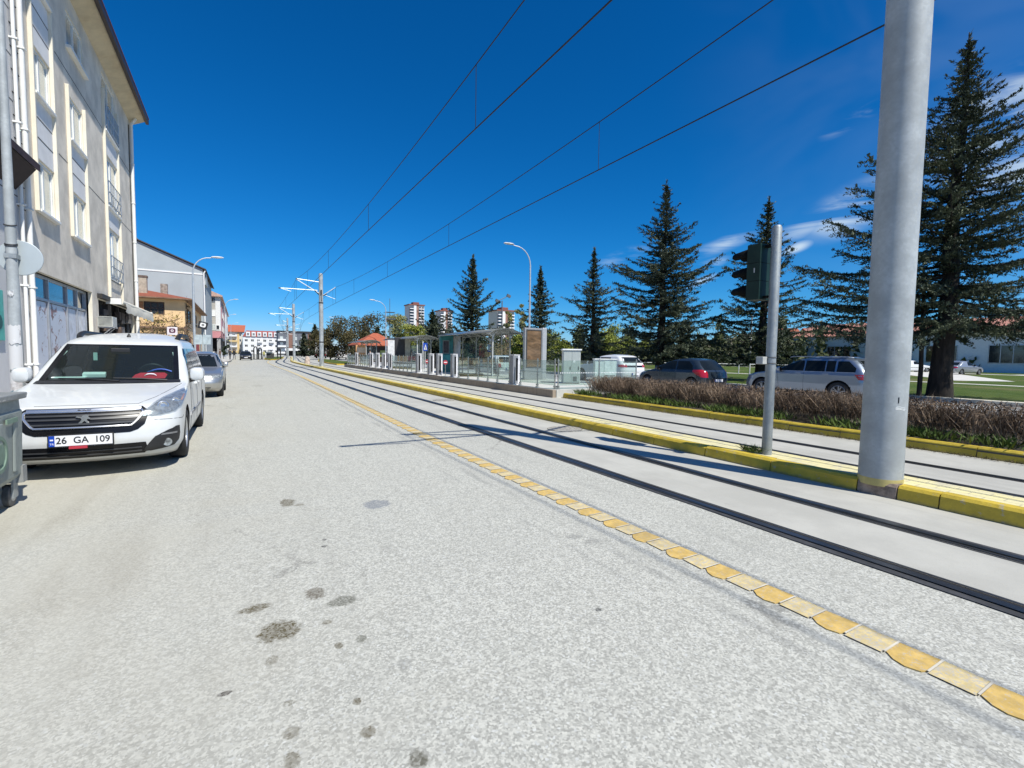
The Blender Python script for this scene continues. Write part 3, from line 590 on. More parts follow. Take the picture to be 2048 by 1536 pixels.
g = MB(); r3 = random.Random(3)
g.box(-11.5,-4.6,56.6,56.75,3.55,3.68); g.box(-11.5,-4.6,58.3,58.45,3.62,3.74)
for x in np.linspace(-11.2,-4.8,6): g.box(x,x+.1,56.6,58.4,3.69,3.78); g.box(x,x+.1,56.6,56.7,.1,3.55)
g.build('pergola',M('pergola_wood',(.16,.10,.065),.9,var=.3),oh)
def vine(name, pts, nlv, spread, cols, lw, parent, seed):
    rr = random.Random(seed); g = MB()
    for i in range(len(pts)-1):
        a,b_ = Vector(pts[i]),Vector(pts[i+1]); g.tube([a,(a+b_)/2+Vector([rr.uniform(-.15,.15) for _ in range(3)]),b_],.035,5)
        for _ in range(nlv):
            p = a.lerp(b_,rr.random())+Vector([rr.gauss(0,s) for s in spread]); s = lw*rr.uniform(.5,1.3); q = Vector([rr.uniform(-1,1) for _ in range(3)]).normalized(); w = q.cross(Vector((rr.random(),rr.random(),1))).normalized()
            if rr.random() < .35: g.tube([p,p+q*rr.uniform(.3,.8)],.012,4,0)
            else: g.add([p-q*s,p+w*s*.6,p+q*s,p-w*s*.6],[(0,1,2,3)],1+(rr.random()<.4))
    return g.build(name, cols, parent, fix=False)
vine('vine',[(-11,57.9,4.0),(-9.5,58.0,4.4),(-8.5,57.6,3.9),(-7.2,57.9,4.3),(-6.2,57.7,4.2),(-5.2,57.9,4.6)],75,(.4,.3,.35),[M('vine_stem',(.15,.10,.06),.9),M('vine_leaf_a',(.42,.34,.08),.7),M('vine_leaf_b',(.30,.25,.08),.7)],.12,oh,2)
vine('vine',[(-11,56.8,3.4),(-9,56.9,3.0),(-7,56.8,3.1),(-5,56.8,3.2)],170,(.4,.3,.45),[M('vine_stem',(.15,.10,.06),.9),M('vine_leaf_c',(.06,.07,.025),.7),M('vine_leaf_d',(.12,.11,.03),.7)],.13,oh,4)
vine('vine',[(-4.75,59.2,6.2),(-4.7,59.6,4.6),(-4.75,59.3,3.2),(-4.6,60.2,2.2)],110,(.12,.4,.3),[M('vine_stem',(.15,.10,.06),.9),M('vine_leaf_e',(.09,.06,.035),.8),M('vine_leaf_f',(.16,.12,.07),.8)],.10,oh,5)

# ---- blank white gable house
gh = thing('gabled_apartment','blank grey white gable wall of a tall house behind the orange house','building',(0,0,0))
m_gab = M('gable_grey_white',(.37,.41,.425),.9,var=.07,sc=.35,dirt=.22,dcol=(.34,.34,.34))
g = MB(); g.prism([(-20,84,.1),(-4.65,84,.1),(-4.65,84,13.35),(-12.2,84,16.5),(-20,84,13.6)],(0,24,0)); g.build('wall', m_gab, gh)
g = MB(); g.box(-20,-4.65,83.94,83.995,12.55,12.75); g.build('ledge', m_white, gh)
g = MB()
for a,bb in (((-4.2,13.25),(-12.2,16.62)),((-12.2,16.62),(-20.4,13.55))): g.prism([(a[0],83.7,a[1]),(bb[0],83.7,bb[1]),(bb[0],83.7,bb[1]+.17),(a[0],83.7,a[1]+.17)],(0,24.6,0))
g.build('roof', M('roof_dark_edge',(.05,.04,.038),.7), gh)
g = MB(); g.box(-13.9,-12.5,86,88,15.2,17.35); g.build('chimney', m_gab, gh); g = MB(); g.tube([(-4.5,83.9,.2),(-4.5,83.9,12.8),(-4.3,83.9,13.2)],.09,8); g.build('drainpipe', m_white, gh, smooth=True)
g = MB(); g.box(-4.64,-4.36,86,90,11.4,13.2); g.build('bay', m_gab, gh)

# ---- pink house
ph = thing('pink_apartment','pink and white corner apartment house with open grey ground floor','building',(0,0,0))
m_pk = M('pink_render',(.52,.235,.25),.9,var=.08,sc=.6); m_pw = M('house_white',(.70,.70,.69),.85,var=.05); m_pg = M('house_grey_tan',(.42,.40,.36),.85); m_pgr = M('grey_ground_floor',(.34,.34,.34),.85)
g = MB(); g.box(-14,-5.25,110,172,4.0,12,0); g.box(-5.25,-4.13,110.02,172,4.0,12,2); g.box(-4.13,-3.32,110,172,5.4,12,1); g.box(-5.9,-5.13,109.96,110.0,10.6,12.0,1); g.box(-5.1,-3.3,109.95,110.02,4.0,5.3,0); g.build('wall',[m_pk,m_pw,m_pg],ph)
g = MB(); g.box(-3.31,-3.26,114,122,4.2,11.6,0); g.box(-3.31,-3.27,130,140,4.2,11.6,0); g.box(-3.31,-3.1,142,152,5,11.6,1); g.build('wall',[m_pk,m_pw],ph)
g = MB(); g.prism([(-14.3,109.4,12),(-2.9,109.4,12),(-2.9,109.4,12.25),(-8.5,109.4,14.6),(-14.3,109.4,12.4)],(0,63,0)); g.build('roof',[M('roof_pinkish',(.50,.33,.27),.85)],ph)
for z0,z1,mm in ((10.9,11.9,m_dpane),(8.2,9.5,m_white),(5.55,6.65,m_curt)): window(ph, plS(110), -5.1,-4.15,z0,z1,.0,m_white if mm is not m_dpane else m_alu,mm,3,0,.08)
window(ph, plS(109.98), -4.1,-3.5,5.6,6.5,.0,m_white,m_dpane,1,0,.07)
for yy in (116,124,133,145,158):
    for z in (5.4,8.2,10.7): window(ph, plE(-3.3), yy,yy+3,z,z+1.2,-.06,m_white,m_dpane,2,0,.08)
g = MB(); g.box(-14,-5.2,112.5,170,.1,4.0,0); g.box(-4.0,-3.4,110.1,110.8,.1,4.0,0); g.box(-5.4,-3.4,111.5,170,.1,1.3,1); g.box(-5.4,-3.6,111.52,169,1.3,3.9,2); g.build('ground_floor',[m_pgr,m_pw,m_dark],ph)
g = MB(); g.box(-3.4,-2.4,128,150,3.6,3.85); g.build('awning',M('awning_dark',(.08,.08,.09),.8),ph)

# ---- far row at the end of the street
def block(name, label, x0, x1, Y, z1, depth, mw, floors, cols, mp, fl0=1.2, fh=2.9, ww=1.6, wh=1.4, cat='building', extra=None, skip=()):
    t = thing(name, label, cat, (0,0,0)); g = MB(); holes = []
    for f in range(floors):
        for c in range(cols):
            if (f,c) in skip: continue
            a = x0+(x1-x0)*(c+.5)/cols; holes.append((a-ww/2,a+ww/2,fl0+f*fh,fl0+f*fh+wh))
    holes_wall(g, plS(Y), x0, x1, 0, z1, holes, .3); g.box(x0,x1,Y+.31,Y+depth,0,z1-.01); g.build('wall', mw, t)
    for h in holes: window(t, plS(Y), h[0],h[1],h[2],h[3],.25,m_white,mp,2,0,.12)
    return t
m_ylw = M('yellow_render',(.62,.46,.22),.9,var=.1); m_wr = M('white_render',(.72,.72,.72),.85,var=.04); m_gyr = M('graphite_render',(.13,.14,.16),.8,var=.1); m_brk = M('brick_brown',(.22,.12,.09),.9,var=.2)
yb = block('yellow_apartment','yellow apartment house with a big orange red roof at the end of the street',-7.2,1.0,300,12,14,M('pale_render',(.60,.57,.50),.9),4,3,m_dpane,.8,2.9,1.5,1.4)
g = MB()
for f in range(4): g.box(-5.2,-1.6,298.6,300,.7+f*2.9,1.6+f*2.9,f%2); g.box(-1.5,-.5,299.9,299.97,.3,12-.5,0) if f==0 else None
g.build('balcony',[m_ylw,m_wr],yb)
g = MB(); g.prism([(-8.0,299,12),(2.0,299,12),(2.6,306,15.8),(-7.4,306,15.8)],(0,.4,.2)); g.prism([(-8.0,314,12),(2.0,314,12),(2.6,306.5,15.8),(-7.4,306.5,15.8)],(0,.2,.2)); rf = g.build('roof', m_tile2, yb)
g = MB()
for x,z in ((-6,14),(-3.6,14.6),(-2.4,15.3),(-.6,13.9),(.8,14.5)): g.box(x,x+.9,300.5+(z-12)*1.8,302+(z-12)*1.8,z-.3,z+.45)
g.build('skylight', m_wr, rf)
wb = block('white_apartment','long white apartment house with red mansard roof and white dormers down the street',1.2,18.6,290,9.4,12,m_wr,3,6,m_dpane,.9,2.85,1.5,1.3)
g = MB(); g.prism([(1.0,289.6,9.4),(19.4,289.6,9.4),(17.6,291.6,12.6),(2.8,291.6,12.6)],(0,8,0)); rf = g.build('roof', tilemat('roof_tile_mansard',(.30,.06,.05),(.38,.09,.07)), wb)
for i in range(6):
    x = 2.6+i*2.65; g = MB(); g.box(x,x+1.9,289.4,291.5,9.5,11.9); d = g.build('dormer', m_wr, rf)
    window(wb, plS(289.4), x+.4,x+1.5,10.0,11.3,-.02,m_wr,m_dpane,2,0,.12)
for f in range(3):
    g = MB(); g.box(8.0,10.2,289.0,290,.5+f*2.85,1.5+f*2.85); g.box(13.6,15.8,289.0,290,.5+f*2.85,1.5+f*2.85); g.build('balcony', m_wr, wb)
gb = block('grey_apartment','modern dark grey and brick flat roofed apartment block behind the trees',16.4,32.5,266,11.4,12,m_gyr,3,5,m_curt,1.2,3.2,1.5,1.9)
g = MB(); g.box(16.2,33,265.6,278,11.41,12.1); g.build('roof', M('roof_black',(.03,.03,.033),.7), gb)
g = MB(); g.box(21.2,23.4,265.85,265.98,.2,11,0); g.box(30.2,32.3,265.85,265.98,.2,11,0)
g.build('brick_panel', m_brk, gb)
for f in range(3): g = MB(); g.box(16.2,20.2,264.6,266,.6+f*3.2,1.5+f*3.2); g.build('balcony', m_wr, gb)
# far towers
def tower(label, x0, x1, Y, z1, cols, floors, mw, seed):
    t = thing('tower_block', label, 'tower block', (0,0,0), group='apartment towers on the skyline'); w = x1-x0
    g = MB(); g.box(x0,x1,Y,Y+w,0,z1,0); g.box(x0+w*.30,x0+w*.46,Y-.6,Y,0,z1,1); g.box(x0+w*.46,x0+w*.62,Y-.3,Y,0,z1,2); g.box(x0-.3,x0+w*.28,Y-.35,Y,0,z1-1.5,3); g.build('wall', [mw,m_wr,M('tower_brown',(.30,.17,.13),.9),M('tower_grey',(.12,.13,.15),.8)], t)
    g = MB(); g.box(x0-.8,x1+.8,Y-1,Y+w+.8,z1,z1+1.0); g.box(x0+w*.3,x0+w*.7,Y+2,Y+w*.6,z1+1.01,z1+3.4); g.build('roof', M('tower_roof',(.22,.08,.06),.8), t)
    for f in range(floors):
        z = 3+f*(z1-4)/floors
        for a,bb in ((.04,.25),(.64,.78),(.84,.97)):
            g = MB(); g.box(x0+w*a,x0+w*bb,Y-.55,Y-.36,z+.9,z+2.3); g.build('window', m_dpane, t); g = MB(); g.box(x0+w*a-.2,x0+w*bb+.2,Y-1.6,Y-.36,z-.1,z+.8); g.build('balcony', m_wr, t)
tower('brown and white apartment tower with grey left edge, the leftmost on the skyline',153,169,485,52,3,16,M('tower_white',(.62,.60,.58),.85),1)
tower('apartment tower beside the tall cedar, second from the left on the skyline',174,187,452,44.5,3,14,M('tower_white',(.62,.60,.58),.85),2)
tower('apartment tower behind the poplars, rightmost on the skyline',195,212,369,40,3,13,M('tower_cream',(.58,.56,.47),.85),3)
# kiosk with tiled hip roof
kb = thing('kiosk_building','low dark kiosk with red tiled hip roof behind the far tram shelter','kiosk',(19.4,79,0))
g = MB(); g.box(-2.6,2.9,-1.5,4,.0,2.7,0); g.box(.2,2.4,-1.56,-1.5,.9,1.9,1); g.build('wall',[M('kiosk_dark',(.045,.035,.03),.8),M('kiosk_green_panel',(.30,.36,.12),.8)],kb)
g = MB(); e = [(-3.6,-2.6),(3.6,-2.6),(3.6,5),(-3.6,5)]; g.add([(*q,2.75) for q in e]+[(-.3,1,4.75),(.4,1,4.75),(-3.6,-2.6,2.6),(3.6,-2.6,2.6),(3.6,5,2.6),(-3.6,5,2.6)],[(0,1,5,4),(1,2,5),(2,3,4,5),(3,0,4),(0,6,7,1),(1,7,8,2),(2,8,9,3),(3,9,6,0),(6,9,8,7)]); g.build('roof', m_tile2, kb)
# long low white building and distant hall
lb = thing('low_white_building','long low white flat roofed pavilion beyond the parked cars','building',(14.3,188,0)); g = MB(); g.box(0,8,0,6,0,1.9,1); g.box(-.6,8.6,-1.2,6.5,1.91,2.75,0); g.build('wall',[m_wr,m_dark],lb)
hl = thing('white_hall','long white hall across the lawn behind the big cedar','building',(84,14,0)); g = MB(); g.box(0,14,-30,34,0,5.2,0); g.build('wall',m_wr,hl); g = MB()
g.prism([(-.6,-30.5,5.21),(14.6,-30.5,5.21),(7,-30.5,7.6)],(0,65,0)); g.build('roof',M('hall_roof',(.48,.22,.16),.8),hl)
for i in range(9): window(hl, (lambda a,z,d: (-d, a, z)) if False else (lambda a,z,d: (d-.0, a, z)), -27+i*6.5,-23.5+i*6.5,1.2,3.6,-.02,m_alu,m_dpane,3,0,.1)
# distant hill with houses
g = MB(); rows = []
for i,t_ in enumerate(np.linspace(0,1,40)):
    row = []
    for j,d in enumerate((0,.3,.6,1,1.4)):
        a = rad(38+62*t_); R_ = 330+210*d; h = (0,9,17,24+5*math.sin(t_*9)+3*math.sin(t_*23),12)[j]*min(1,(t_+.02)*3); row.append((R_*math.sin(a),R_*math.cos(a),h-.5))
    rows.append(row)
g.grid(rows); tag(g.build('hill', M('hill_earth',(.22,.19,.11),.95,var=.4,sc=.02), smooth=True), kind='structure')
r3 = random.Random(11)
for i,(x,y,w,hh) in enumerate(((424,222,26,5),(446,196,18,6),(402,236,16,5),(470,180,20,6))):
    t = thing('hill_house',('long red roofed house on the far hill','red roofed house on the far hill beside the big pole','small red roofed house on the far hill left of the long one','red roofed house on the far hill hidden by the big cedar')[i],'house',(x,y,19.5),rad(-30)); g = MB(); g.box(-w/2,w/2,-4,4,0,hh); g.build('wall',M('hill_house_wall',(.55,.48,.40),.9),t)
    g = MB(); g.prism([(-w/2-.6,-4.8,hh+.01),(-w/2-.6,4.8,hh+.01),(-w/2-.6,0,hh+3)],(w+1.2,0,0)); g.build('roof',m_tile,t)

# ------------------------------------------------------------------ vehicles
def carpaint(name, col, metal=0., rough=.28, dirt=.0, coat=.6):
    if name in _M: return _M[name]
    m,t,p,o = nodes(name); b = NB(t); P = b.obj(); ge = b.n('ShaderNodeNewGeometry')
    c = b.mix(b.rng(b.noise(P,2.2,5,.6),.3,.7), tuple(v*.95 for v in col), col)
    sp = b.n('ShaderNodeSeparateXYZ'); t.links.new(P, sp.inputs[0])
    d = b.math('MULTIPLY', b.rng(b.math('ADD', sp.outputs[2], b.math('MULTIPLY', b.noise(P,7,5,.7),.4)), .85,.35), dirt); c = b.mix(d, c, (.30,.27,.21))
    c = b.mix(ge.outputs['Backfacing'], c, (.02,.02,.022))
    t.links.new(c, p.inputs['Base Color']); p.inputs['Metallic'].default_value = metal; p.inputs['Roughness'].default_value = rough
    p.inputs['Coat Weight'].default_value = coat; p.inputs['Coat Roughness'].default_value = .03; _M[name] = m; return m
m_tyre = M('tyre_rubber',(.022,.022,.022),.85,bump=.3,bsc=40); m_rim = M('rim_alloy',(.50,.51,.52),.35,.7,.08); m_rimd = M('rim_dark',(.05,.05,.052),.5,.4)
m_chr = M('chrome',(.70,.71,.72),.22,.85,.05); m_blk = M('black_plastic',(.018,.018,.019),.5,var=.2); m_gblk = M('gloss_black',(.008,.008,.009),.25,spec=.3); m_well = M('wheel_well',(.008,.008,.008),.95)
m_lens = glassy('lamp_lens',(.9,.93,.95),.82,.10); m_red = M('tail_lamp_red',(.42,.012,.02),.15,coat=.8,var=.1); m_wind = glassy('windscreen_glass',(.58,.72,.68),.96,.012)
m_side = M('side_glass_dark',(.010,.013,.014),.06,var=.3,sc=1.,spec=.22,coat=0); m_plate = M('plate_white',(.78,.78,.80),.4,var=.02); m_pblue = M('plate_blue',(.01,.06,.42),.4); m_ink = M('plate_ink',(.01,.01,.01),.5)
m_seam = M('panel_gap',(.03,.03,.03),.8); m_int = M('interior_dark',(.016,.017,.019),.85); m_refl = M('lamp_reflector',(.30,.32,.32),.3,.4,.6,16)
def pw(lst, z):
    return float(np.interp(z, [q[0] for q in lst], [q[1] for q in lst]))
class Body:
    """slices at rising z: rounded outline from yf(z) to yr(z), half width w(z)"""
    def __init__(s, front, rear, width, rf, rr, bul=.10, brear=.05):
        s.f, s.r, s.wd, s.rf, s.rr, s.b, s.br = front, rear, width, rf, rr, bul, brear
        zs = set()
        for l in (front, rear):
            for (z0,y0),(z1,y1) in zip(l, l[1:]):
                n = max(1, int(math.ceil(max(abs(y1-y0)/.07, (z1-z0)/.05)))); zs |= {round(z0+(z1-z0)*i/n,4) for i in range(n+1)}
        s.zs = sorted(zs); s.NF = 9; s.NC = 7; s.NS = 24; s.zmax = s.zs[-1]
    def half(s, z):
        w = pw(s.wd,z); rf = min(pw(s.rf,z), w*.9); rr = min(pw(s.rr,z), w*.9); yf, yr = pw(s.f,z), pw(s.r,z); L_ = max(.02, yr-yf)
        b = min(s.b, L_*.25); br = min(s.br, L_*.2); rfy = min(rf, L_*.3); rry = min(rr, L_*.3); P = []
        for i in range(s.NF): x = (w-rf)*i/s.NF; P.append((x, yf+b*(x/w)**2))
        x0 = w-rf; y0 = yf+b*(x0/w)**2
        for i in range(s.NC+1): a = math.pi/2*i/s.NC; P.append((x0+rf*math.sin(a), y0+rfy*(1-math.cos(a))))
        x1 = w-rr; y1 = yr-br*(x1/w)**2
        ya, yb = y0+rfy, y1-rry
        for i in range(1,s.NS): P.append((w, ya+(yb-ya)*i/s.NS))
        for i in range(s.NC+1): a = math.pi/2*(1-i/s.NC); P.append((x1+rr*math.sin(a), y1-rry*(1-math.cos(a))))
        for i in range(s.NF-1,-1,-1): x = (w-rr)*i/s.NF; P.append((x, yr-br*(x/w)**2))
        return P
    def at(s, z, d, rear=False):
        P = s.half(z); P = P[::-1] if rear else P; d0 = abs(d); acc = 0
        for a,b in zip(P,P[1:]):
            l = math.hypot(b[0]-a[0],b[1]-a[1])
            if acc+l >= d0 and l > 0: t = (d0-acc)/l; return Vector(((a[0]+(b[0]-a[0])*t)*(1 if d>=0 else -1), a[1]+(b[1]-a[1])*t, z))
            acc += l
        return Vector((0,P[-1][1],z))
    def aty(s, z, y, side=1):
        P = s.half(z); k = s.NF
        for a,b in zip(P[k:],P[k+1:]):
            if a[1] <= y <= b[1] and b[1] > a[1]: t = (y-a[1])/(b[1]-a[1]); return Vector(((a[0]+(b[0]-a[0])*t)*side, y, z))
        return Vector((P[k+s.NC][0]*side, y, z))
    def mesh(s, wheels, wr_):
        g = MB(); rows = []
        for z in s.zs:
            h = s.half(z); rows.append([(x,y,z) for x,y in h]+[(-x,y,z) for x,y in h[-2:0:-1]])
        g.grid(rows, 0, closed=True); n = len(rows[0])
        g.add(rows[0],[tuple(range(n-1,-1,-1))]); g.add([(x,y,z+.0) for x,y,z in rows[-1]],[tuple(range(n))])
        me = bpy.data.meshes.new('body'); me.from_pydata(g.v,[],g.f); bm = bmesh.new(); bm.from_mesh(me); bmesh.ops.remove_doubles(bm,verts=bm.verts,dist=.0006); bmesh.ops.recalc_face_normals(bm,faces=bm.faces); bm.to_mesh(me); bm.free()
        o = bpy.data.objects.new('body',me); COL.objects.link(o)
        cut = MB(); wmax = max(q[1] for q in s.wd)
        for y,z in wheels:
            for sd_ in (1,-1): cut.lathe([(wr_,sd_*(wmax-.34)),(wr_,sd_*(wmax+.2))],28,0,'X',(0,y,z))
        c = cut.build('cutter',m_well); bo = o.modifiers.new('cut','BOOLEAN'); bo.object = c; bo.operation = 'DIFFERENCE'; bo.solver = 'EXACT'
        dg = bpy.context.evaluated_depsgraph_get(); me2 = bpy.data.meshes.new_from_object(o.evaluated_get(dg)); bpy.data.objects.remove(o); bpy.data.objects.remove(c); return me2
    def patch(s, name, rows, mats, parent, mode='s', side=1, off=.004, nu=10, nv=2, border=0, skirt=.02, smooth=True):
        """rows: (z, a, b): arc distance (s: from the nose, r: from the tail) or y (mode y)"""
        us = [0,border]+[border+(1-2*border)*i/nu for i in range(1,nu)]+[1-border,1] if border else [i/nu for i in range(nu+1)]
        R = []
        if border and len(rows) == 2:
            z0,z1 = rows[0][0],rows[1][0]; ts = [0,border*1.2]+[border*1.2+(1-2.4*border)*i/6 for i in range(1,6)]+[1-border*1.2,1]
            R = [tuple(rows[0][k]+(rows[1][k]-rows[0][k])*t for k in range(3)) for t in ts]
        else:
            for r0,r1 in zip(rows,rows[1:]):
                for i in range(nv): R.append(tuple(r0[k]+(r1[k]-r0[k])*i/nv for k in range(3)))
            R.append(rows[-1])
        def pt(z,d):
            if mode == 'y': return s.aty(z,d,side)
            return s.at(z, d*(1 if side == 0 else side), mode == 'r')
        G = [[pt(z, a+(b-a)*u) for u in us] for z,a,b in R]; nr, nc = len(G), len(us); cen = Vector((0,(pw(s.f,R[0][0])+pw(s.r,R[0][0]))/2,R[len(R)//2][0]-.25))
        Nn = [[None]*nc for _ in range(nr)]
        for i in range(nr):
            for j in range(nc):
                du = G[i][min(j+1,nc-1)]-G[i][max(j-1,0)]; dv = G[min(i+1,nr-1)][j]-G[max(i-1,0)][j]; nn = du.cross(dv)
                if nn.length < 1e-9: nn = G[i][j]-cen
                nn.normalize(); Nn[i][j] = -nn if nn.dot(G[i][j]-cen) < 0 else nn
        g = MB(); b0 = 0; O = [[G[i][j]+Nn[i][j]*off for j in range(nc)] for i in range(nr)]
        vs = [p for r in O for p in r]; fs = []; ms = []
        for i in range(nr-1):
            for j in range(nc-1):
                fs.append((i*nc+j,i*nc+j+1,(i+1)*nc+j+1,(i+1)*nc+j)); ms.append(1 if border and (i in (0,nr-2) or j in (0,nc-2)) else 0)
        g.v = [tuple(p) for p in vs]; g.f = fs; g.m = ms
        if skirt:
            loop = [(0,j) for j in range(nc)]+[(i,nc-1) for i in range(1,nr)]+[(nr-1,j) for j in range(nc-2,-1,-1)]+[(i,0) for i in range(nr-2,0,-1)]
            k0 = len(g.v); g.v += [tuple(G[i][j]-Nn[i][j]*skirt) for i,j in loop]; n = len(loop)
            for q in range(n):
                a, b_ = loop[q], loop[(q+1)%n]; g.f.append((a[0]*nc+a[1], b_[0]*nc+b_[1], k0+(q+1)%n, k0+q)); g.m.append(1 if border else 0)
        return g.build(name, mats, parent, smooth)
    def line(s, pts, r, name, mat, parent, mode='y', side=1, off=.0):
        P = []
        for (za,ya),(zb,yb) in zip(pts,pts[1:]):
            n = max(2,int(math.hypot(zb-za,yb-ya)/.06)); P += [(za+(zb-za)*i/n, ya+(yb-ya)*i/n) for i in range(n)]
        P.append(pts[-1]); g = MB()
        V = [s.aty(z,y,side) if mode == 'y' else s.at(z,y,mode == 'r') for z,y in P]; g.tube([v+Vector((side*off if mode == 'y' else 0, -off if mode == 's' else (off if mode=='r' else 0), 0)) for v in V], r, 5); return g.build(name, mat, parent)
def wheel_meshes(R, w=.2, n=5):
    g = MB(); g.lathe([(R*.66,-.02),(R*.66,w*.42),(R*.72,w*.5),(R*.90,w*.5),(R*.965,w*.42),(R,w*.3),(R,-w*.3),(R*.965,-w*.42),(R*.9,-w*.5),(R*.6,-w*.5)],36,0,'X'); t = g.build('wheel',m_tyre,smooth=True)
    g = MB(); g.lathe([(R*.675,-w*.1),(R*.675,w*.40),(R*.63,w*.44),(R*.60,w*.36),(R*.60,-w*.1)],36,0,'X'); g.lathe([(R*.61,-w*.05),(R*.61,-w*.02)],28,1,'X'); g.lathe([(R*.14,.0),(R*.14,w*.38),(R*.09,w*.42)],14,0,'X')
    for k in range(n):
        a = 2*math.pi*k/n+.3
        for da in (-.13,.13):
            ca,sa = math.cos(a+da),math.sin(a+da); c2,s2 = math.cos(a+da*1.6),math.sin(a+da*1.6); d = R*.035
            P = [(w*.36,R*.12*ca+d*sa,R*.12*sa-d*ca),(w*.36,R*.12*ca-d*sa,R*.12*sa+d*ca),(w*.33,R*.61*c2-d*s2,R*.61*s2+d*c2),(w*.33,R*.61*c2+d*s2,R*.61*s2-d*c2)]; g.prism(P,(-w*.18,0,0),0)
    r_ = g.build('rim',[m_rim,m_rimd],smooth=False); me = (t.data, r_.data); bpy.data.objects.remove(t); bpy.data.objects.remove(r_); return me
_W = {}
def add_wheels(t, wheels, xo, R, w=.2, n=5):
    k = (R,w,n)
    if k not in _W: _W[k] = wheel_meshes(R,w,n)
    for y,z in wheels:
        for sd_ in (1,-1):
            a = link(_W[k][0],'wheel',t); a.location = (sd_*xo,y,z); a.rotation_euler = (rad(17*y),0,0 if sd_ > 0 else math.pi); b = link(_W[k][1],'rim',a)
def set_body(t, B, wheels, R, paint, hole=None):
    me = B.mesh(wheels, R*1.17); me.materials.clear(); me.materials.append(paint); me.materials.append(m_well)
    bm = bmesh.new(); bm.from_mesh(me); kill = []; wmax = max(q[1] for q in B.wd)
    for f in bm.faces:
        c = f.calc_center_median()
        for y,z in wheels:
            d = math.hypot(c.y-y,c.z-z)
            if d < R*1.19 and (abs(c.x) < wmax-.30 or abs(d-R*1.17) < .03) and c.z < z+R*1.2 and abs(f.normal.z)+abs(f.normal.y)+abs(f.normal.x) > 0:
                if abs(c.x) < wmax-.005 and not (f.normal.z < -.95 and c.z < .25): f.material_index = 1
        if hole:
            zb,zt,xb,xt = hole
            if zb < c.z < zt:
                xl = xb+(xt-xb)*(c.z-zb)/(zt-zb)
                if abs(c.x) < xl and c.y < pw(B.f,c.z)+B.b+.04 : kill.append(f)
    if kill: bmesh.ops.delete(bm, geom=kill, context='FACES')
    bm.to_mesh(me); bm.free(); me.polygons.foreach_set('use_smooth',[True]*len(me.polygons)); me.set_sharp_from_angle(angle=rad(42)); me.name = 'body'
    return link(me,'body',t)
def mirror(t, B, y, z, side, mat, s=1., stalk=m_blk):
    p = B.aty(z-.08,y,side); g = MB(); c = p+Vector((side*.085*s,-.0,.085*s))
    rows = []
    for i,(dy,k) in enumerate(((-.085,.55),(-.07,.85),(-.02,1.),(.04,1.),(.06,.93))):
        rows.append([c+Vector((side*(.078*s*k)*math.copysign(abs(math.cos(a))**.6,math.cos(a)), dy*s, .085*s*k*math.copysign(abs(math.sin(a))**.6,math.sin(a)))) for a in [2*math.pi*q/18 for q in range(18)]])
    g.grid(rows,0,True); g.add(rows[0],[tuple(range(18))]); g.add(rows[-1],[tuple(range(17,-1,-1))],1); o = g.build('mirror',[mat,m_gblk],t,True)
    g = MB(); g.tube([p+Vector((-side*.02,.03,.0)),p+Vector((side*.06,.0,.02)),c+Vector((-side*.02,0,-.05*s))],[.035,.028,.025],8); g.build('mirror_arm',stalk,o,True)
def plate(t, c, w, h, s, rz=0, big=.085):
    e = bpy.data.objects.new('number_plate',None)
    g = MB(); g.box(-w/2-.012,w/2+.012,0,.016,-h/2-.012,h/2+.012,0); e = g.build('number_plate',m_blk,t); e.location = c; e.rotation_euler = (0,0,rz)
    g = MB(); g.box(-w/2,w/2,-.003,-.0005,-h/2,h/2,0); g.build('plate_face',m_plate,e); g = MB(); g.box(-w/2,-w/2+.046,-.0055,-.0032,-h/2,h/2,0); g.build('blue_band',m_pblue,e)
    if s:
        for q,x in zip(s,(-w*.31,-w*.005,w*.335)): text(q,big,m_ink,e,(x,-.0045,0),FACE_S,'lettering',.0006,sx=.92,wt=.0012)
        text('TR',.03,m_plate,e,(-w/2+.023,-.0062,-h*.28),FACE_S,'lettering',.0004)
        g = MB(); g.obox((-w/2+.023,-.0062,h*.12),.026,.001,.015,0); g.build('crescent',m_plate,e)
    return e

# ---- white people carrier in the foreground
van = thing('parked_van','white people carrier parked facing the camera behind the galvanised rubbish bin','van',(-1.505,6.74,0))
FR = [(.17,.20),(.22,.07),(.30,.015),(.42,.0),(.52,.02),(.62,.05),(.72,.10),(.785,.16),(.82,.28),(.87,.52),(.93,.90),(.975,1.22),(1.0,1.32),(1.05,1.42),(1.25,1.77),(1.48,2.16),(1.55,2.30),(1.60,2.48),(1.65,2.78),(1.69,3.2),(1.715,3.6)]
RE = [(.17,4.85),(.3,4.98),(.6,5.0),(1.0,4.98),(1.3,4.90),(1.52,4.76),(1.60,4.64),(1.65,4.5),(1.69,4.2),(1.715,3.8)]
WD = [(.17,.78),(.3,.845),(.55,.862),(.85,.858),(.98,.845),(1.1,.82),(1.3,.768),(1.48,.712),(1.56,.675),(1.62,.61),(1.67,.50),(1.70,.36),(1.715,.22)]
B = Body(FR,RE,WD,[(.17,.34),(.6,.36),(.8,.40),(.9,.30),(1.0,.16),(1.3,.13),(1.5,.15),(1.6,.3)],[(.17,.2),(1.5,.2),(1.6,.3)],.17,.05)
m_wp = carpaint('paint_white',(.62,.635,.63),0,.3,.25,.35); WH = [(1.02,.325),(4.0,.325)]
set_body(van,B,WH,.325,m_wp,hole=(1.022,1.465,.68,.60))
add_wheels(van,WH,.755,.325,.20)
B.patch('windscreen',[(1.0,-.755,.755),(1.50,-.67,.67)],[m_wind,m_gblk],van,'s',0,.004,14,2,.045,0)
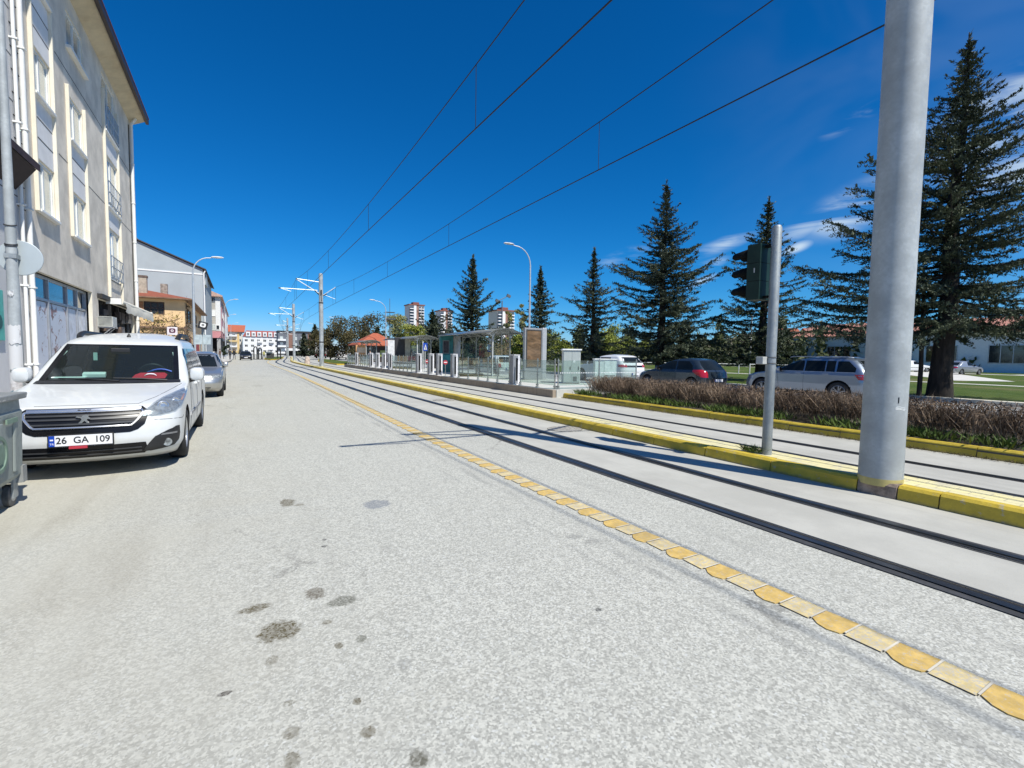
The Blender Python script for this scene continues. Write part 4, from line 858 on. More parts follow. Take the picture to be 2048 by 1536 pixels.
for sd_ in (1,-1):
    B.patch('front_window',[(1.03,1.72,2.72),(1.2,1.92,2.72),(1.36,2.14,2.72),(1.46,2.32,2.70)],m_side,van,'y',sd_,.004,8,3)
    B.patch('rear_window',[(1.03,2.80,3.85),(1.46,2.78,3.80)],m_side,van,'y',sd_,.004,8,4); B.patch('quarter_window',[(1.06,3.93,4.62),(1.45,3.88,4.45)],m_side,van,'y',sd_,.004,8,4)
    hd = B.patch('headlight',[(.665,.50,.60),(.70,.50,.83),(.74,.55,.93),(.79,.61,1.0),(.84,.68,1.025),(.885,.80,1.015),(.908,.89,.965)],m_refl,van,'s',sd_,.006,14,3)
    for (z,d,r) in ((.765,.70,.058),(.805,.85,.050)):
        p = B.at(z,d*sd_); n = Vector((sd_*(.35 if d<.8 else .6),-1,.15)).normalized(); gg = MB(); q = n.to_track_quat('Z','Y').to_matrix().to_4x4(); gg.T = Matrix.Translation(p+n*.012)@q
        gg.lathe([(r,-.02),(r,.004),(r*.85,.006),(r*.8,-.006),(r*.45,-.012),(r*.42,.002),(.0,.006)],20); gg.build('bulb',m_chr,hd,True)
    gg = MB(); B.patch('indicator',[(.80,.935,.995),(.86,.945,1.0)],M('indicator_amber',(.60,.28,.12),.2),hd,'s',sd_,.012,4,2,0,.005)
    B.patch('headlight_cover',[(.66,.49,.61),(.70,.49,.84),(.74,.54,.94),(.79,.60,1.01),(.84,.67,1.035),(.885,.79,1.025),(.914,.89,.97)],m_lens,hd,'s',sd_,.022,14,3,0,.012)
    fg = B.patch('fog_lamp_trim',[(.265,.52,.60),(.30,.53,.84),(.36,.57,.93),(.43,.63,.95),(.48,.74,.94),(.52,.88,.93)],m_blk,van,'s',sd_,.008,10,3)
    p = B.at(.345,.75*sd_); gg = MB(); gg.T = Matrix.Translation(p+Vector((sd_*.006,-.012,0)))@Vector((sd_*.35,-1,0)).to_track_quat('Z','Y').to_matrix().to_4x4(); gg.lathe([(.046,-.02),(.046,.004),(.034,.002),(.0,.008)],18); gg.build('fog_lamp',m_refl,fg,True)
    B.patch('day_lamp',[(.435,.68,.88),(.455,.70,.88)],M('lamp_grey',(.18,.18,.18),.4),fg,'s',sd_,.014,6,1,0,.004)
    mirror(van,B,1.68,1.07,sd_,m_wp,1.15)
    g = MB(); P = [B.aty(1.60,y,sd_)+Vector((-sd_*.015,0,.085*min(1,min((y-2.74)/.30,(4.45-y)/.28))**.6)) for y in np.linspace(2.74,4.45,22)]; g.tube(P,[.036]*22,8); g.build('roof_rail',m_blk,van,True)
    for pts in ([(.30,1.62),(.6,1.66),(1.0,1.62)],[(.28,2.74),(1.0,2.76)],[(.6,3.75),(1.0,3.88)]): B.line(pts,.004,'door_seam',m_seam,van,'y',sd_)
    B.patch('side_moulding',[(.50,1.5,3.3),(.545,1.52,3.3)],M('moulding_grey',(.30,.30,.30),.5),van,'y',sd_,.012,10,1)
    for y in (2.45,3.0): B.patch('door_handle',[(.90,y,y+.2),(.935,y+.01,y+.19)],m_wp,van,'y',sd_,.03,5,1,0,.02)
B.line([(.80,-.45),(.805,.0),(.80,.45)],.0035,'bonnet_seam',m_seam,van,'s',1); B.line([(.80,.45),(.86,.60),(.97,.80)],.0035,'bonnet_seam',m_seam,van,'s',1); B.line([(.62,.62),(.60,1.05),(.62,1.12)],.003,'bumper_seam',m_seam,van,'s',1)
# grille with a chrome frame and slats
gr = B.patch('grille',[(.50,-.40,.40),(.525,-.47,.47),(.58,-.53,.53),(.66,-.555,.555),(.735,-.55,.55),(.775,-.50,.50)],m_gblk,van,'s',0,.006,20,2)
for z,a in ((.565,.40),(.602,.44),(.65,.47),(.69,.48)):
    B.patch('slat',[(z,-a,a),(z+.018,-a,a)],M('slat_grey',(.05,.052,.055),.4,.2),gr,'s',0,.018,20,1,0,.012)
g = MB(); lp = [(.742,x) for x in np.linspace(-.50,.50,25)]+[(.715,.512),(.68,.50),(.64,.47),(.60,.435)]+[(.578,x) for x in np.linspace(.41,-.41,21)]+[(.60,-.435),(.64,-.47),(.68,-.50),(.715,-.512)]
P = [B.at(z,x)+Vector((0,-.014,0)) for z,x in lp]; P.append(P[0]); g.tube(P,.0125,8); g.build('chrome_frame',m_chr,gr,True)
g = MB(); q = [B.at(.755,x)+Vector((0,-.016,0)) for x in np.linspace(-.49,.49,22)]; g.grid([[v+Vector((0,0,-.014)) for v in q],[v+Vector((0,-.008,0)) for v in q],[v+Vector((0,.004,.018)) for v in q]]); g.build('chrome_bar',m_chr,gr,True)
text('PEUGEOT',.026,m_gblk,gr,(0,pw(FR,.757)-.030,.757),FACE_S,'lettering',.001,wt=.0006)
# standing-lion badge
g = MB(); sh_ = [(-.055,-.045),(-.020,-.045),(-.004,-.020),(.012,-.006),(.030,-.030),(.022,-.045),(.055,-.045),(.046,-.030),(.030,.006),(.036,.018),(.052,.010),(.056,.022),(.040,.040),(.046,.056),(.020,.060),(.0,.054),(-.012,.040),(-.052,.046),(-.058,.036),(-.020,.026),(-.012,.010),(-.024,-.012),(-.040,-.032),(-.055,-.034)]
yb_ = pw(FR,.66)-.035; g.prism([(x*1.05,yb_,.655+z*1.0) for x,z in sh_],(0,.018,0)); g.build('emblem',m_chr,gr)
low = B.patch('lower_intake',[(.245,-.52,.52),(.29,-.56,.56),(.375,-.54,.54)],m_gblk,van,'s',0,.006,18,2)
for z in (.275,.315): B.patch('slat',[(z,-.50,.50),(z+.012,-.50,.50)],M('slat_grey',(.05,.052,.055),.4,.2),low,'s',0,.016,18,1,0,.01)
pt = plate(van,(-.0,-.055,.455),.52,.112,('26','GA','109'),0,.098)
g = MB(); g.box(-.10,.05,-.02,.0,-.088,-.062); g.build('red_tag',M('tag_red',(.40,.03,.05),.5),pt)
g = MB(); q = B.at(1.625,0); g.tube([q+Vector((0,.02,.0)),q+Vector((0,.03,.05))],[.03,.012],8); g.tube([q+Vector((0,.03,.05)),q+Vector((.02,.20,.30))],.004,5); g.build('antenna',m_blk,van,True)
for x0,x1 in ((-.55,.10),(.02,.62)):
    g = MB(); g.tube([B.at(1.0,x1)+Vector((0,-.03,.015)),B.at(1.035,(x0+x1)/2)+Vector((0,-.02,.005)),B.at(1.05,x0)+Vector((0,-.016,.0))],[.014,.010,.007],6); g.build('wiper',m_blk,van,True)
g = MB(); g.grid([[B.at(.985,x)+Vector((0,-.02,.006)) for x in np.linspace(-.78,.78,20)],[B.at(1.012,x)+Vector((0,.0,.010)) for x in np.linspace(-.765,.765,20)]]); g.build('cowl',m_blk,van,True)
# cabin seen through the windscreen
it = MB(); it.box(-.70,.70,1.55,2.0,.80,1.0,0); it.box(-.72,.72,4.4,4.45,.5,1.55,0); it.box(-.72,.72,1.9,4.5,.35,.45,0)
for x in (-.36,.36): it.obox((x,2.75,.80),.50,.16,.62,0,0,rad(-12)); it.obox((x,2.86,1.20),.26,.10,.20,0,0,rad(-8)); it.obox((x,3.75,.85),.5,.16,.6,0,0,rad(-8)); it.obox((x,3.82,1.2),.24,.1,.16,0)
it.build('interior',m_int,van,bevel=.03)
g = MB(); g.T = Matrix.Translation((.36,2.12,1.07))@Matrix.Rotation(rad(-62),4,'X'); g.lathe([(.175,-.012),(.187,0),(.175,.012),(.163,0),(.175,-.0119)],26); g.box(-.16,.16,-.012,.012,-.01,.01); g.build('steering_wheel',m_blk,van,True)
fl = B.patch('dashboard_flag',[(1.048,.20,.58),(1.10,.235,.60),(1.125,.29,.56)],M('flag_red',(.62,.02,.04),.7),van,'s',1,-.014,8,2,0,0)
g = MB(); cc = B.at(1.065,.41)+Vector((0,.004,.004)); g.tube([cc+Vector((.07*math.cos(a),.042*math.sin(a),.034*math.sin(a)-.005)) for a in np.linspace(.25,math.pi-.25,9)],[.002,.005,.008,.009,.009,.009,.008,.005,.002],5); g.build('crescent',m_plate,fl,True)
g = MB(); g.tube([B.at(1.115,.36)+Vector((.02,.06,.0))+Vector((x,.0,.045*math.sin(math.pi*(x+.02)/.3))) for x in np.linspace(-.02,.26,8)],.012,5); g.build('blue_trim',M('trim_blue',(.02,.08,.35),.6),van,True)
g = MB(); g.obox((-.22,1.64,1.085),.24,.10,.06,.08,0,rad(14)); g.obox((-.46,1.56,1.055),.34,.08,.022,.05,0); g.build('papers',M('paper_pale',(.72,.80,.76),.7),van,bevel=.01)
g = MB(); g.obox((0,2.02,1.42),.22,.03,.06,0,0); g.build('rear_view_mirror',m_blk,van,bevel=.01); g = MB(); g.obox((-.28,2.02,1.33),.045,.004,.11,0,0); g.build('hanging_card',M('card_green',(.35,.50,.45),.6),van)

# ---- generic cars
def car(name, label, cat, loc, rz, FRr, REr, WDw, paint, WHs, R, side_rows, ws, rw, head, tail, group=None, full=True, plates='fr', bul=.14, rails=False, handle=None, rfp=None):
    t = thing(name,label,cat,loc,rz,group); Bq = Body(FRr,REr,WDw,rfp or [(.2,.34),(.7,.42),(.85,.3),(.95,.18),(1.4,.25)],[(.2,.3),(.8,.32),(1.1,.2),(1.5,.3)],bul,.10)
    set_body(t,Bq,WHs,R,paint); add_wheels(t,WHs,max(q[1] for q in WDw)-.10,R,.19)
    Bq.patch('windscreen',ws,m_side,t,'s',0,.004,12,4); Bq.patch('rear_screen',rw,m_side,t,'r',0,.004,12,4)
    for sd_ in (1,-1):
        for rws in side_rows: Bq.patch('side_window',rws,m_side,t,'y',sd_,.004,8,3)
        Bq.patch('headlight',head,m_refl,t,'s',sd_,.006,8,2); Bq.patch('tail_lamp',tail,m_red,t,'r',sd_,.008,8,2)
        mirror(t,Bq,side_rows[0][0][1]+.12,side_rows[0][0][0]+.05,sd_,paint,.95)
        if full:
            ya = side_rows[0][0][2]+.03; zb = side_rows[0][0][0]
            Bq.line([(.30,ya),(zb-.03,ya)],.004,'door_seam',m_seam,t,'y',sd_); Bq.line([(.30,side_rows[0][0][1]+.1),(zb-.05,side_rows[0][0][1]+.02)],.004,'door_seam',m_seam,t,'y',sd_)
            for y in (ya-.28,ya+.62): Bq.patch('door_handle',[(zb-.10,y,y+.18),(zb-.07,y,y+.18)],paint if handle is None else handle,t,'y',sd_,.02,4,1,0,.02)
            Bq.patch('sill_trim',[(.22,WHs[0][0]+.45,WHs[1][0]-.45),(.30,WHs[0][0]+.45,WHs[1][0]-.45)],m_blk,t,'y',sd_,.006,8,1)
            if rails:
                g = MB(); zt = side_rows[0][-1][0]+.09; P = [Bq.aty(zt,y,sd_)+Vector((0,0,.03*min(1,min((y-1.75)/.15,(3.75-y)/.15))+.02)) for y in np.linspace(1.75,3.75,14)]; g.tube(P,.014,6); g.build('roof_rail',m_alu,t,True)
    if 'f' in plates: plate(t,(0,pw(FRr,.42)-.03,.40),.5,.11,None)
    if 'r' in plates: p = plate(t,(0,pw(REr,.55)+.03,.50),.5,.11,None,math.pi)
    Bq.patch('grille',[(.52,-.34,.34),(.60,-.38,.38)],m_gblk,t,'s',0,.006,10,1); Bq.patch('lower_intake',[(.27,-.5,.5),(.33,-.52,.52)],m_gblk,t,'s',0,.006,10,1)
    return t, Bq
HW = [(.18,.74),(.3,.80),(.55,.83),(.8,.825),(.88,.80),(1.1,.72),(1.3,.62),(1.36,.54),(1.40,.40),(1.42,.2)]
# silver saloon behind the van
SF = [(.18,.22),(.28,.05),(.45,.0),(.58,.04),(.68,.10),(.74,.25),(.80,.6),(.86,1.0),(.90,1.28),(1.05,1.55),(1.28,1.98),(1.34,2.12),(1.38,2.35),(1.41,2.7)]
SR = [(.18,4.2),(.35,4.38),(.6,4.4),(.85,4.36),(.90,4.22),(.93,3.85),(1.1,3.55),(1.28,3.28),(1.35,3.1),(1.39,2.95),(1.41,2.8)]
sv,SB = car('silver_saloon','silver four door saloon parked behind the white people carrier','car',(-1.32,16.85,0),0,SF,SR,HW,carpaint('paint_silver',(.50,.50,.48),.75,.33,.35),[(.86,.29),(3.42,.29)],.29,
  [[(.93,1.55,2.55),(1.12,1.80,2.55),(1.29,2.15,2.5)],[(.93,2.62,3.4),(1.12,2.62,3.3),(1.28,2.6,3.05)]],[(.92,-.66,.66),(1.31,-.53,.53)],[(.96,-.6,.6),(1.3,-.48,.48)],[(.60,.38,.85),(.66,.36,.96),(.70,.38,.92)],[(.66,.4,.95),(.82,.42,.95)])
# dark hatchback, seen from its rear left
CF = [(.18,.22),(.28,.05),(.45,.0),(.58,.04),(.70,.12),(.78,.35),(.86,.75),(.90,.95),(1.0,1.15),(1.2,1.6),(1.32,1.98),(1.37,2.3),(1.40,2.6)]
CR = [(.18,3.7),(.35,3.85),(.6,3.88),(.85,3.82),(1.0,3.68),(1.2,3.48),(1.3,3.38),(1.345,3.3),(1.38,3.0),(1.40,2.7)]
ck,CB = car('dark_hatchback','dark slate blue hatchback with red tail lamps behind the bare hedge','car',(16.95,16.55,.004),math.pi,CF,CR,[(a,b*1.02) for a,b in HW],carpaint('paint_slate',(.035,.05,.066),.5,.25,.12),[(.78,.3),(3.22,.3)],.30,
  [[(.92,1.3,2.35),(1.1,1.55,2.35),(1.28,1.98,2.3)],[(.92,2.42,3.25),(1.1,2.42,3.2),(1.27,2.38,2.95)]],[(.93,-.64,.64),(1.31,-.5,.5)],[(.93,-.62,.62),(1.1,-.6,.6),(1.29,-.5,.5)],[(.62,.45,.9),(.72,.5,1.05),(.80,.7,1.0)],[(.62,.58,.86),(.76,.55,1.1),(.86,.58,1.22),(.93,.7,1.1)])
g = MB(); g.tube([(0,2.95,1.40),(0,3.15,1.62)],.006,5); g.build('antenna',m_blk,ck)
# silver blue crossover, side on
TF = [(.2,.22),(.3,.06),(.5,.0),(.68,.05),(.80,.14),(.88,.35),(.95,.8),(.99,1.12),(1.1,1.35),(1.3,1.78),(1.44,2.15),(1.50,2.5),(1.54,2.9)]
TR = [(.2,4.2),(.35,4.36),(.7,4.4),(.95,4.36),(1.1,4.25),(1.3,4.08),(1.42,3.95),(1.48,3.8),(1.52,3.5),(1.54,3.1)]
TW = [(.2,.80),(.35,.86),(.6,.885),(.9,.88),(1.0,.85),(1.2,.77),(1.40,.68),(1.48,.6),(1.52,.45),(1.54,.25)]
tk,TB = car('silver_crossover','silver blue crossover estate with dark side windows between the traffic light and the big pole','car',(17.95,11.75,.004),math.pi,TF,TR,TW,carpaint('paint_silver_blue',(.30,.355,.43),.8,.3,.2),[(.86,.345),(3.5,.345)],.345,
  [[(1.02,1.42,2.35),(1.2,1.72,2.35),(1.38,2.12,2.32)],[(1.02,2.40,3.05),(1.38,2.38,3.02)],[(1.02,3.09,3.36),(1.38,3.06,3.34)],[(1.02,3.42,3.98),(1.15,3.42,3.98),(1.37,3.40,3.72)]],[(1.02,-.70,.70),(1.42,-.57,.57)],[(1.05,-.66,.66),(1.4,-.56,.56)],[(.72,.45,.95),(.80,.5,1.05),(.85,.7,1.0)],[(.78,.6,1.0),(.95,.6,1.1)],rails=True,handle=m_alu)
for sd_ in (1,-1):
    TB.patch('belt_trim',[(.995,1.3,4.1),(1.012,1.3,4.1)],m_alu,tk,'y',sd_,.006,12,1); TB.patch('arch_trim',[(.22,1.35,3.02),(.34,1.35,3.02)],m_blk,tk,'y',sd_,.008,8,1)
# white crossover seen from behind, beyond the cabinets
wk,WB = car('white_crossover','white crossover seen from behind beside the white cabinets','car',(18.35,23.2,.004),math.pi,TF,TR,TW,carpaint('paint_white_b',(.76,.77,.78),0,.25,.1),[(.86,.345),(3.5,.345)],.345,
  [[(1.02,1.42,2.35),(1.2,1.72,2.35),(1.38,2.12,2.32)],[(1.02,2.42,3.3),(1.38,2.38,3.2)]],[(1.02,-.70,.70),(1.42,-.57,.57)],[(1.10,-.70,.70),(1.4,-.58,.58)],[(.72,.45,.95),(.80,.5,1.05),(.85,.7,1.0)],[(.86,.56,1.1),(1.0,.56,1.1)],full=False)
WB.patch('tail_band',[(.86,-.55,.55),(.96,-.55,.55)],m_gblk,wk,'r',0,.006,10,1); WB.patch('rear_bumper_trim',[(.24,-.8,.8),(.45,-.85,.85)],M('trim_grey',(.12,.12,.125),.6),wk,'r',0,.006,10,1)
wh,_ = car('white_hatchback','white hatchback parked behind the glass fence and nearest tram shelter','car',(15.6,31.6,.004),math.pi,CF,CR,[(a,b*1.02) for a,b in HW],carpaint('paint_white_b',(.76,.77,.78),0,.25,.1),[(.78,.3),(3.22,.3)],.30,
  [[(.92,1.3,2.35),(1.1,1.55,2.35),(1.28,1.98,2.3)],[(.92,2.42,3.25),(1.1,2.42,3.2),(1.27,2.38,2.95)]],[(.93,-.64,.64),(1.31,-.5,.5)],[(.93,-.62,.62),(1.1,-.6,.6),(1.29,-.5,.5)],[(.62,.45,.9),(.72,.5,1.05),(.80,.7,1.0)],[(.62,.58,.86),(.86,.58,1.1)],full=False)
bk,_ = car('black_car','black saloon driving towards the camera far down the road','car',(.72,88,0),0,SF,SR,HW,carpaint('paint_black',(.012,.012,.013),.0,.4,0,.1),[(.86,.29),(3.42,.29)],.29,
  [[(.93,1.55,2.55),(1.12,1.80,2.55),(1.29,2.15,2.5)]],[(.92,-.66,.66),(1.31,-.53,.53)],[(.96,-.6,.6),(1.3,-.48,.48)],[(.60,.42,.80),(.70,.40,.84)],[(.66,.4,.95),(.82,.42,.95)],full=False,plates='f')
bk.scale = (1.06,1,1.05)
rk = dup(bk,(26.5,186,0),math.pi,'dark red hatchback with pale windows parked beside the far grey pole'); rk.name = 'red_car'; rk.scale = (1.3,1.2,1.3)
for ch in list(rk.children):
    if ch.name.startswith('body'): ch.data = ch.data.copy(); ch.data.materials[0] = carpaint('paint_red',(.30,.015,.03),.1,.3)
gcars = 'far parked cars beyond the tracks'; rk['group'] = gcars
for i,(x,y,rz,mm,lb_) in enumerate(((27.5,160,2.4,carpaint('paint_white_b',(.76,.77,.78)),'white car parked at an angle left of the box lorry'),(25.0,150,2.6,carpaint('paint_grey_b',(.35,.37,.40),.5,.3),'grey car parked close beside the box lorry'),(-4.5,215,1.3,carpaint('paint_white_b',(.76,.77,.78)),'white car parked across the far end of the street'),(23.5,118,2.9,carpaint('paint_white_b',(.76,.77,.78)),'white car nose between the lorry and the white panel van'),
   (72,34,1.2,carpaint('paint_black',(.012,.012,.013),.0,.4,0,.1),'black car parked far across the lawn behind the big cedar'),(75,26,1.1,carpaint('paint_white_b',(.76,.77,.78)),'white car parked far across the lawn at the right edge'),(79,41,1.2,carpaint('paint_blue_b',(.10,.22,.42),.4,.3),'blue car parked far across the lawn beside the big pole'),(70,20,1.3,carpaint('paint_grey_b',(.35,.37,.40),.5,.3),'grey car parked far across the lawn near the paved path'))):
    c = dup(bk,(x,y,0),rz,lb_,gcars if y > 100 else 'cars parked far across the lawn'); c.name = 'parked_car'; c.scale = (1,1,1.05)
    for ch in list(c.children):
        if ch.name.startswith('body'): ch.data = ch.data.copy(); ch.data.materials[0] = mm
# box lorry and panel van far off
lo = thing('box_lorry','grey white box lorry seen from behind beyond the second tram pole','lorry',(16.6,121,0),rad(-8))
g = MB(); g.box(-1.25,1.25,0,6.5,1.05,3.75,0); g.box(-1.28,1.28,-.03,.0,1.0,3.8,1); g.build('cargo_box',[M('lorry_box',(.62,.62,.60),.6,dirt=.2),M('lorry_back',(.36,.36,.34),.7)],lo,bevel=.03)
g = MB(); g.lathe([(.45,-.045),(.45,-.035)],18,0,'Y',(0,0,2.6)); g.lathe([(.33,-.052),(.33,-.046)],18,1,'Y',(0,0,2.6)); g.build('emblem',[m_blk,M('lorry_back',(.36,.36,.34))],lo)
g = MB(); g.box(-1.2,1.2,.05,6.4,.55,1.04,0); g.box(-1.2,1.2,-.02,.1,.45,.75,0); g.build('chassis',m_blk,lo); g = MB(); g.box(-1.2,1.2,6.7,8.3,.6,2.7,0); g.build('cab',m_wr,lo,bevel=.1)
for y in (1.5,7.3):
    for x in (-1.05,1.05): g = MB(); g.lathe([(.48,-.16),(.48,.16)],18,0,'X',(x,y,.48)); g.build('wheel',m_tyre,lo)
for x in (-1.,1.): g = MB(); g.box(x-.12,x+.12,-.06,-.03,.78,.92); g.build('tail_lamp',m_red,lo)
pv = thing('panel_van','white panel van parked right of the second tram pole','van',(18.9,107,0),rad(-12))
g = MB(); g.box(-.88,.88,0,3.0,.35,1.85); g.build('body',m_wr,pv,bevel=.08); g = MB(); g.prism([(-.86,3.0,.36),(-.86,4.4,.36),(-.86,4.4,.9),(-.86,3.7,1.1),(-.86,3.0,1.75)],(1.72,0,0)); g.build('cab',m_wr,pv,bevel=.05)
g = MB(); g.box(-.8,-.0,-.012,-.003,.45,1.75); g.box(.01,.8,-.012,-.003,.45,1.75); g.build('rear_door',M('van_door',(.74,.74,.74),.5),pv); g = MB(); g.box(-.28,.28,-.03,-.013,.62,.74); g.build('number_plate',m_blk,pv); g = MB(); g.box(-.85,.85,-.06,-.003,.28,.44); g.build('bumper',m_blk,pv)
for y in (.7,3.6):
    for x in (-.78,.78): g = MB(); g.lathe([(.31,-.1),(.31,.1)],18,0,'X',(x,y,.31)); g.build('wheel',m_tyre,pv)
for x in (-.84,.78): g = MB(); g.box(x,x+.07,-.02,-.002,.8,1.2); g.build('tail_lamp',m_red,pv)

# ------------------------------------------------------------------ overhead line
m_wire = M('wire_dark',(.016,.018,.022),.6); m_ins = M('insulator_pale',(.50,.52,.53),.4); m_band = M('band_black',(.02,.02,.022),.6); m_armw = M('bracket_tube',(.56,.60,.62),.45,.35)
def tram_pole(label, x, y, h, r, arms=True, name='catenary_pole', bands=(.26,.68), ybase=True, big=False):
    t = thing(name,label,'pole',(x,y,.13),0,'overhead line poles along the tracks')
    g = MB(); g.lathe([(r*1.03,0),(r*1.01,.4),(r,h*.5),(r*.97,h-.15),(r*.9,h-.03),(r*.6,h)],36 if big else 18); g.build('shaft',m_galv,t,True)
    if ybase: g = MB(); g.lathe([(r*1.045,-.02),(r*1.045,.0),(r*1.042,.03),(r*1.036,.055)],36 if big else 18); g.build('painted_foot',M('pole_foot_yellow',(.50,.42,.16),.8,dirt=.5),t,True)
    for b_ in bands: g = MB(); g.lathe([(r*1.02,h*b_),(r*1.04,h*b_),(r*1.04,h*b_+.10),(r*1.02,h*b_+.10)],18); g.build('band',m_band,t)
    if arms:
        xl, xr, x3 = 4.35+sh(y)-x, 7.65+sh(y)-x, 2.98+sh(y)-x
        for a_,b_,q in (((-r*.9,0,7.62),(xl,0,7.76),.036),((-r*.9,0,6.62),(xl,0,7.72),.036),((-r*1.6,0,6.86),(x3,0,6.84),.036),((x3+.12,0,6.82),(x3+.95,0,6.62),.02),((r*.9,0,6.45),(xr,0,7.27),.034),((r*1.5,0,6.52),(xr-.05,0,6.2),.02)):
            g = MB(); g.tube([a_,b_],q,8); g.build('bracket_arm',m_armw,t,True)
        for a_,b_,q in (((xl,0,7.74),(xl,0,6.0),.011),((xr,0,7.27),(xr,0,5.85),.011),((xl+.12,0,7.68),(xl-.02,0,7.78),.05),((x3+.14,0,6.83),(x3-.03,0,6.84),.055),((-r*.9,0,6.5),(-r-.35,0,6.86),.05),((r*.9,0,6.4),(r+.3,0,6.62),.05)):
            g = MB(); g.tube([a_,b_],q,6); g.build('insulator',m_band,t)
        g = MB(); g.obox((0,-r-.03,h-1.7),.10,.08,.42); g.tube([(0,-r-.02,h-1.9),(.02,-r-.05,h-2.5)],.02,5); g.build('clamp',m_band,t)
    return t
pA = tram_pole('thick galvanised pole in the foreground at the right with a yellow painted foot',5.98,2.42,8.5,.193,True,bands=(),big=True)
g = MB(); g.tube([(-.105,-.163,.86),(-.105,-.163,.92)],.006,5); g.build('scratch',M('mark_dark',(.03,.03,.03)),pA)
g = MB()
for w,z in ((.10,.80),(.075,.815),(.05,.79)): g.tube([(.194*math.sin(a)-.0,-.194*math.cos(a),z+.006*math.sin(a*9)) for a in np.linspace(-.62-w,-.22+w,8)],.003,4)
g.build('scuff',M('scuff_white',(.70,.72,.72),.6),pA)
tram_pole('galvanised pole standing on the yellow median before the far shelters',6.39,46.2,8.4,.185)
tram_pole('galvanised pole at the bend with brackets both sides and hooped cable',6.9,77.5,8.4,.185)
tram_pole('slim grey pole beyond the bend beside the parked red car',8.6,110,8.4,.17)
tram_pole('far grey pole against the long white apartment house',11.6,152,8.4,.17)
def wire(name, label, pts, r, cat='wire', group='overhead tram wires'):
    g = MB(); g.tube(pts, r, 5); return tag(g.build(name,m_wire), label, cat, group)
PY = [-28, 2.4, 46.2, 77.5, 110, 152]
def mess(x, y):  # sag between poles
    for a,b_ in zip(PY,PY[1:]):
        if a <= y <= b_: t = (y-a)/(b_-a); return (7.86 if x < 5 else 7.52)-(3.1 if x < 5 else 2.3)*t*(1-t)*min(1,(b_-a)/44)
    return 7.4
def px_(x,y): return x+sh(y)
for x,nm,lb_ in ((4.35,'left','over the nearer track'),(7.65,'right','over the farther track')):
    ys = [q for q in np.linspace(-28,152,150)]
    c = wire('contact_wire','lower straight overhead wire '+lb_,[(px_(x,q),q,6.14 if x < 5 else 5.96) for q in ys],.013)
    w = wire('messenger_wire','upper sagging overhead wire '+lb_,[(px_(x,q),q,mess(x,q)-(.02 if x < 5 else .12)) for q in ys],.011)
    for q in [-6,2.5]+[9.3+9.6*i for i in range(14)]:
        if any(abs(q-p) < 1.2 for p in PY): continue
        zl = 6.14 if x < 5 else 5.96; g = MB(); g.tube([(px_(x,q),q,zl),(px_(x,q),q,mess(x,q)-(.02 if x<5 else .12))],.0075,4); g.build('dropper',m_wire,w)

# ------------------------------------------------------------------ traffic light
tl = thing('traffic_light','dark green traffic light seen side on, on a thin grey pole on the median','traffic light',(6.14,3.80,.14))
g = MB(); g.lathe([(.064,0),(.062,.3),(.062,3.0),(.05,3.03)],24); g.build('pole',m_galv2,tl,True)
m_tg = M('signal_green_black',(.008,.028,.024),.5,var=.2,spec=.25); m_visor = M('visor_black',(.004,.005,.005),.75,spec=.15)
hd = MB(); hd.box(-.13,.13,.13,.32,2.08,2.82)
for z in (2.33,2.57): hd.box(-.132,.132,.128,.322,z-.004,z+.004,1)
h_ = hd.build('signal_head',[m_tg,m_visor],tl,bevel=.02)
for z in (2.205,2.45,2.695):
    g = MB(); n = 22; rows = []
    for q,l in ((0,0),(1,1)):
        rows.append([((.112-.012*q)*math.cos(a),.32+(.0 if q == 0 else .25-.12*max(0,-math.sin(a))),z+(.112-.03*q)*math.sin(a)-q*.012) for a in np.linspace(-.4,math.pi+.4,n)])
    g.grid(rows); o = g.build('visor',m_visor,h_,True); sm = o.modifiers.new('solid','SOLIDIFY'); sm.thickness = .006
    g = MB(); g.lathe([(.10,.322),(.10,.332),(.0,.345)],20,0,'Y',(0,0,z)); g.build('lens',M('lens_dark',(.03,.05,.05),.1,coat=.8),h_,True)
g = MB(); g.box(-.04,.04,.05,.135,2.77,2.80); g.box(-.04,.04,.05,.135,2.10,2.13); g.build('bracket',m_visor,tl)
g = MB(); g.box(-.133,-.1305,.20,.215,2.44,2.50); g.build('label_strip',m_ins,h_)
g = MB(); g.box(-.05,.05,-.05,.05,0,.10); o = g.build('junction_box',M('box_grey',(.42,.43,.42),.6),tl,bevel=.008); o.location = (-.11,.06,1.215)
for z in (1.22,1.30): g = MB(); g.lathe([(.063,z),(.068,z),(.068,z+.014),(.063,z+.014)],20); g.build('strap',M('strap_steel',(.12,.12,.12),.5),tl)

# ------------------------------------------------------------------ street lamps
def lamp(label, x, y, h, out, rz, z0=0., cable=None):
    t = thing('street_lamp',label,'street lamp',(x,y,z0),rz,'street lamps along the road'); g = MB()
    pts = [(0,0,0),(0,0,h*.5),(0,0,h*.84)]+[(out*(1-math.cos(a)),0,h*.84+h*.145*math.sin(a)) for a in np.linspace(.25,math.pi/2,7)]+[(out*1.12,0,h*.99)]
    g.tube(pts,[.10,.085,.062]+[.05-.002*i for i in range(7)]+[.034],12); g.build('pole',m_lampg,t,True)
    g = MB(); rows = []
    for s_,k in ((0,.35),(.12,.8),(.4,1.),(.72,.85),(.86,.3)): rows.append([(out*1.08+s_,.17*k*math.cos(a),h*.995+.085*k*math.sin(a)+.05*s_) for a in [2*math.pi*q/12 for q in range(12)]])
    g.grid(rows,0,True); g.add(rows[0],[tuple(range(12))]); g.add(rows[-1],[tuple(range(12))]); g.build('lamp_head',M('lamp_head_white',(.66,.67,.66),.4),t,True); return t
